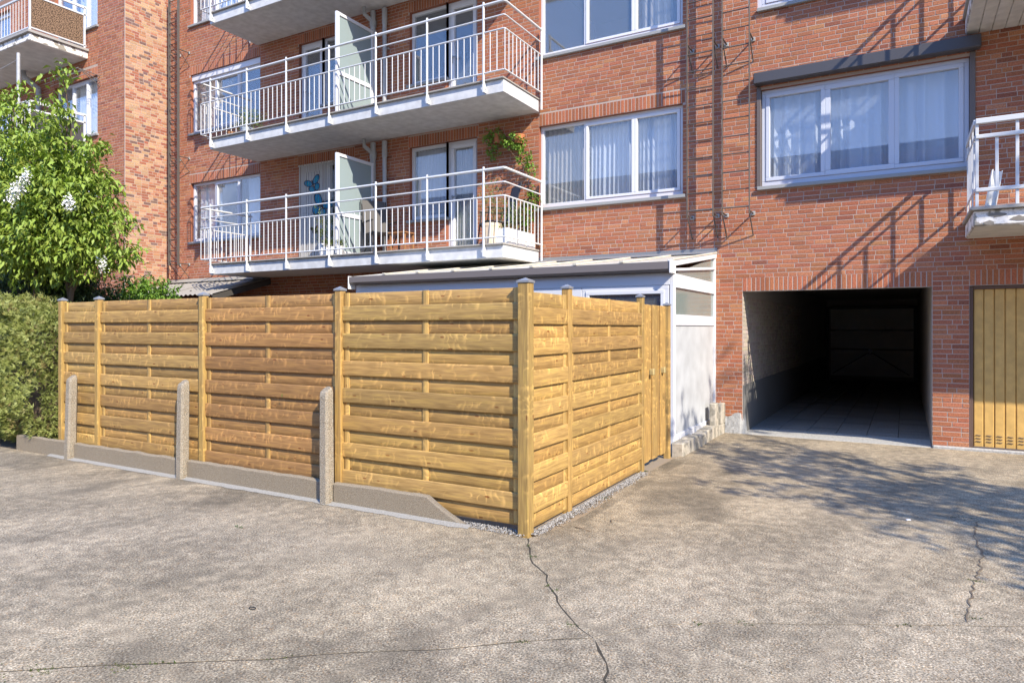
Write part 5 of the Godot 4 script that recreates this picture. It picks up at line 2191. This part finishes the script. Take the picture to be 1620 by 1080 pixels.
func balcony_things() -> void:
	var y := 2.852
	# fly curtain in the left doorway of the lower balcony
	var mb := MB.new()
	var n := 40
	for i in n:
		var xa := lerpf(-11.08, -10.13, float(i) / n)
		var xb := lerpf(-11.08, -10.13, float(i + .9) / n)
		var z := .03 + .006 * sin(i * 1.9)
		var u0 := Vector2(float(i) / n, 0)
		var u1 := Vector2(float(i + 1) / n, 0)
		mb.quad(Vector3(xa, 4.92, z), Vector3(xb, 4.92, z), Vector3(xb, y + .02, z), Vector3(xa, y + .02, z), Vector3.BACK, u0, u1, u1 + Vector2(0, 1), u0 + Vector2(0, 1))
	mb.span(Vector3(-11.1, 4.92, .004), Vector3(-10.11, 4.945, .04))
	tag(make(mb, "fly_curtain", M.fly_curtain), "pale strip fly curtain printed with blue butterflies in the balcony doorway", "curtain")
	chair(Vector3(-5.95, y, .52), -.75, M.textile, "charcoal garden chair near the open end of the lower balcony")
	chair(Vector3(-8.45, y, .50), 1.1, M.tan_textile, "folded tan garden chair beside the frosted screen on the lower balcony")
	pot("flower_pot", Vector3(-5.72, y, 1.02), .15, .34, M.beige_pot, "beige tapered pot with a lavender at the balcony corner")
	plant("lavender", [[Vector3(-5.72, 3.55, 1.02), Vector3(.22, .36, .2)]], 60, 9, .06, .012, M.herb, 1, -.5, "grey-green lavender bush in the beige pot", Vector3(-5.72, 3.14, 1.02))
	for e in [[.30, "white square planter box by the wall at the balcony end"], [.62, "white square planter box in the middle of the balcony end"], [.94, "white square planter box next to the beige pot"]]:
		var o := node("planter_box")
		var p := MB.new()
		var c := Vector3(-5.50, y, e[0])
		p.span(c + Vector3(-.11, 0, -.14), c + Vector3(.11, .25, -.12), .004)
		p.span(c + Vector3(-.11, 0, .12), c + Vector3(.11, .25, .14), .004)
		p.span(c + Vector3(-.11, 0, -.12), c + Vector3(-.09, .25, .12), .004)
		p.span(c + Vector3(.09, 0, -.12), c + Vector3(.11, .25, .12), .004)
		make(p, "box", M.ceramic, o)
		p = MB.new()
		p.span(c + Vector3(-.09, .0, -.12), c + Vector3(.09, .20, .12))
		make(p, "soil", M.soil, o)
		tag(o, e[1], "planter", "white planter boxes on the lower balcony")
	plant("shrub", [[Vector3(-5.5, 3.35, .62), Vector3(.14, .28, .18)], [Vector3(-5.5, 3.3, .94), Vector3(.13, .26, .16)]], 60, 9, .05, .016, M.herb, 2, -.2, "upright green herbs growing in the white planters at the balcony end", Vector3(-5.5, 3.05, .75))
	plant("climbing_plant", [[Vector3(-5.5, 3.4, .22), Vector3(.12, .36, .1)], [Vector3(-5.45, 3.75, .15), Vector3(.12, .22, .1)]], 46, 9, .055, .034, M.vine, 3, .2, "green climber on the wall at the end of the lower balcony", Vector3(-5.5, 3.05, .25))
	# hanging wall pots
	for e in [[-6.12, 4.72, "terracotta wall pot on the left of the trailing vine"], [-5.72, 4.66, "terracotta wall pot on the right of the trailing vine"]]:
		pot("wall_pot", Vector3(e[0], e[1], .13), .095, .16, M.terracotta, e[2])
	plant("trailing_vine", [[Vector3(-6.18, 4.86, .17), Vector3(.24, .13, .13)], [Vector3(-5.82, 4.72, .20), Vector3(.26, .16, .13)], [Vector3(-5.62, 4.45, .16), Vector3(.15, .22, .1)], [Vector3(-6.25, 4.62, .14), Vector3(.12, .16, .08)], [Vector3(-5.5, 4.25, .12), Vector3(.12, .10, .07)]], 105, 10, .05, .036, M.vine, 5, .6, "bright green vine trailing from the wall pots above the balcony", Vector3(-5.95, 4.82, .14))
	# pots in front of the screen
	plant("tall_herb", [[Vector3(-9.62, 3.45, .85), Vector3(.16, .42, .16)], [Vector3(-9.38, 3.40, .85), Vector3(.15, .40, .15)]], 90, 9, .06, .014, M.herb, 7, -.4, "tall feathery plant in a white pot beside the frosted screen", Vector3(-9.5, 3.08, .85))
	pot("flower_pot", Vector3(-9.5, y, .85), .13, .26, M.ceramic, "white round pot holding the tall feathery plant")
	for e in [[-9.22, "small white square pot left of its two neighbours by the screen"], [-9.08, "small white square pot between its two neighbours by the screen"], [-8.90, "small white square pot just past the frosted screen"]]:
		pot("flower_pot", Vector3(e[0], y, 1.10), .07, .16, M.ceramic, e[1])
	plant("low_succulent", [[Vector3(-9.22, 3.07, 1.10), Vector3(.08, .06, .07)], [Vector3(-9.06, 3.08, 1.10), Vector3(.08, .07, .07)], [Vector3(-8.90, 3.07, 1.10), Vector3(.08, .06, .07)]], 30, 9, .045, .022, M.herb, 9, -.3, "low grey-green plants in the row of small white pots", Vector3(-9.06, 3.0, 1.10))
	# small wooden stool with books
	var st := node("wooden_stool", null, Vector3(-8.02, y, .42))
	for sx in [-.16, .16]:
		for sz in [-.12, .12]:
			var p := MB.new()
			p.span(Vector3(sx - .018, 0, sz - .018), Vector3(sx + .018, .40, sz + .018), .004)
			make(p, "leg", M.brown_wood, st)
	var tp := MB.new()
	tp.span(Vector3(-.20, .40, -.16), Vector3(.20, .425, .16), .005)
	make(tp, "seat", M.brown_wood, st)
	tag(st, "small orange-brown wooden stool under the balcony window", "stool")
	# planter on the upper balcony
	y = 5.412
	pot("flower_pot", Vector3(-11.75, y, .80), .13, .22, M.blue_grey, "grey pot with leafy plants at the far end of the upper balcony")
	plant("leafy_plant", [[Vector3(-11.75, 5.82, .8), Vector3(.24, .22, .2)], [Vector3(-11.35, 5.70, .85), Vector3(.16, .14, .15)]], 44, 9, .09, .018, M.herb, 11, .1, "spiky leafy plant in the grey pot on the upper balcony", Vector3(-11.75, 5.6, .8))
	pot("flower_pot", Vector3(-11.98, y, 1.0), .09, .12, M.brown_wood, "low orange bowl at the far corner of the upper balcony")
	# length of white gutter leaning on the damaged balcony
	mb = MB.new()
	mb.sweep([Vector2(-.05, .0), Vector2(.05, .0), Vector2(.05, .05), Vector2(.042, .05), Vector2(.042, .008), Vector2(-.042, .008), Vector2(-.042, .05), Vector2(-.05, .05)], 0.0, .42, Vector3(.82, 2.885, 1.02), Basis(Vector3(.16, .97, -.16).normalized(), Vector3(.2, .13, .95).normalized(), Vector3(.96, -.2, -.2).normalized()), Vector2.ZERO, false)
	tag(make(mb, "gutter_offcut", M.ceramic), "short length of white plastic gutter standing on the damaged balcony", "gutter")


func small_things() -> void:
	var q := RandomNumberGenerator.new()
	q.seed = 71
	# rubber ring
	var mb := MB.new()
	var pts := []
	for i in 19:
		var g := TAU * i / 18.0
		pts.append(Vector3(-3.10 + cos(g) * .022, .005, 7.81 + sin(g) * .013))
	mb.tube(pts, .0022, 5, -1.0, false)
	tag(make(mb, "rubber_ring", M.rubber), "thin black rubber ring lying on the concrete yard", "ring")
	for e in [[-2.13, 5.56, .075, .3, "dark twig lying on the concrete beside the corner post"], [-2.02, 5.25, .04, 1.1, "short brown twig lying on the drive near the gravel strip"]]:
		mb = MB.new()
		var d: Vector3 = Vector3(cos(e[3]), 0, sin(e[3])) * e[2]
		var c := Vector3(e[0], .006, e[1])
		mb.tube([c - d, c + Vector3(0, .004, .004), c + d], .0045, 5, .0025)
		tag(make(mb, "twig", M.twig), e[4], "twig")
	# a green leaf caught on the brown fence panel
	mb = MB.new()
	leaf(mb, Vector3(-5.03, .885, 5.875), Vector3(.1, .99, .1).normalized(), Vector3(.95, -.1, .3).normalized(), .045, .022)
	tag(make(mb, "fallen_leaf", M.vine), "single green leaf caught on the browner fence panel", "leaf")
	mb = MB.new()
	for k in 7:
		leaf(mb, Vector3(-4.45 + q.randfn(0, .012), .003, 6.83 + q.randfn(0, .01)), Vector3(q.randfn(), .4, q.randfn()).normalized(), Vector3(q.randfn(), .1, q.randfn()).normalized(), .03, .012)
	tag(make(mb, "weed", M.moss), "tiny green weed alone in the middle of the left yard", "weed")
	# litter
	mb = MB.new()
	mb.box(Vector3(.02, .008, 4.05), Vector3(.035, .012, .022), .004, Basis(Vector3.UP, .6))
	tag(make(mb, "crumpled_paper", M.ceramic), "scrap of white paper on the shaded drive", "paper")
	# fallen leaves and crumbs on the yard
	var lf := MB.new()
	for i in 260:
		var p := Vector3(q.randf_range(-8.5, 2.5), .003, q.randf_range(1.0, 9.2))
		if p.x < -2.3 and p.z < 6.05:
			continue
		var g := q.randf_range(.3, 1.4)
		lf.tint = Color(g, g * .75, g * .5)
		var d := Vector3(q.randfn(), .1, q.randfn()).normalized()
		leaf(lf, p, d, d.cross(Vector3.UP).normalized(), q.randf_range(.006, .020), q.randf_range(.004, .010), .2)
	tag(make(lf, "leaf_litter", M.twig), "scattered crumbs of dry leaves on the concrete", "litter", "", "stuff")


func curtains() -> void:
	var A := "pale pleated curtain behind the three-part window above the conservatory"
	curtain(-5.33, -4.60, 3.60, 4.92, -.27, .075, 1, M.sheer_grey, "grey curtain in the leftmost pane of the window above the conservatory")
	curtain(-4.54, -2.98, 3.60, 4.92, -.27, .085, 2, M.sheer, A)
	curtain(-1.76, -1.0, 3.60, 4.92, -.25, .15, 3, M.sheer, "white curtain in the leftmost pane of the window over the passage")
	curtain(-.94, -.16, 3.60, 4.92, -.25, .17, 4, M.sheer, "white curtain in the middle pane of the window over the passage")
	curtain(-.10, .66, 3.60, 4.92, -.25, .19, 5, M.sheer, "white curtain in the rightmost pane of the window over the passage")
	curtain(-8.13, -7.36, 3.58, 4.92, -.25, .075, 6, M.sheer, "pleated curtain behind the small window beside the lower balcony door")
	curtain(-7.27, -6.70, 2.88, 4.92, -.25, .075, 7, M.sheer_grey, "full-length pleated curtain behind the lower balcony door")
	curtain(-14.64, -13.92, 3.60, 4.92, -.25, .12, 8, M.sheer, "light curtain in the leftmost pane behind the lower balcony end")
	curtain(-13.02, -12.36, 3.60, 4.92, -.25, .12, 9, M.sheer, "light curtain in the last pane behind the lower balcony end")
	curtain(-14.64, -13.95, 6.16, 7.33, -.25, .10, 10, M.sheer_grey, "grey curtain in the window behind the upper balcony end")
	curtain(-14.64, -13.0, 8.72, 9.48, -.25, .11, 12, M.sheer, "white curtain in the topmost window beside the ladder")
	curtain(-3.68, -3.0, 6.16, 7.48, -.27, .11, 13, M.sheer_grey, "grey blind curtain in the second floor window beside the ladders")
	for f in 3:
		var y := 3.60 + f * 2.56
		curtain(-17.7, -16.62, y, minf(y + 1.32, 9.95), 1.13 - .25, .11, 20 + f, M.sheer, ["light curtain low in the left wing, mostly behind the tree", "light curtain in the left wing window above the tree", "light curtain in the topmost window of the left wing"][f])


func _ready() -> void:
	rng.seed = 1
	light_and_camera()
	materials()
	ground()
	apartment()
	left_wing()
	conservatory()
	shed()
	opposite_block()
	fences()
	gravel()
	ladder(-2.79, .375, 3.15, 9.4, "steel wall ladder beside the three-part window, left of its twin")
	ladder(-2.285, .375, 3.15, 9.4, "steel wall ladder nearer the dark screen box, right of its twin")
	ladder(-15.09, .34, 3.0, 9.6, "steel wall ladder in the corner by the buff brick wall", true)
	left_plants()
	shade_tree()
	curtains()
	balcony_things()
	small_things()
	print("done ", Time.get_ticks_msec())
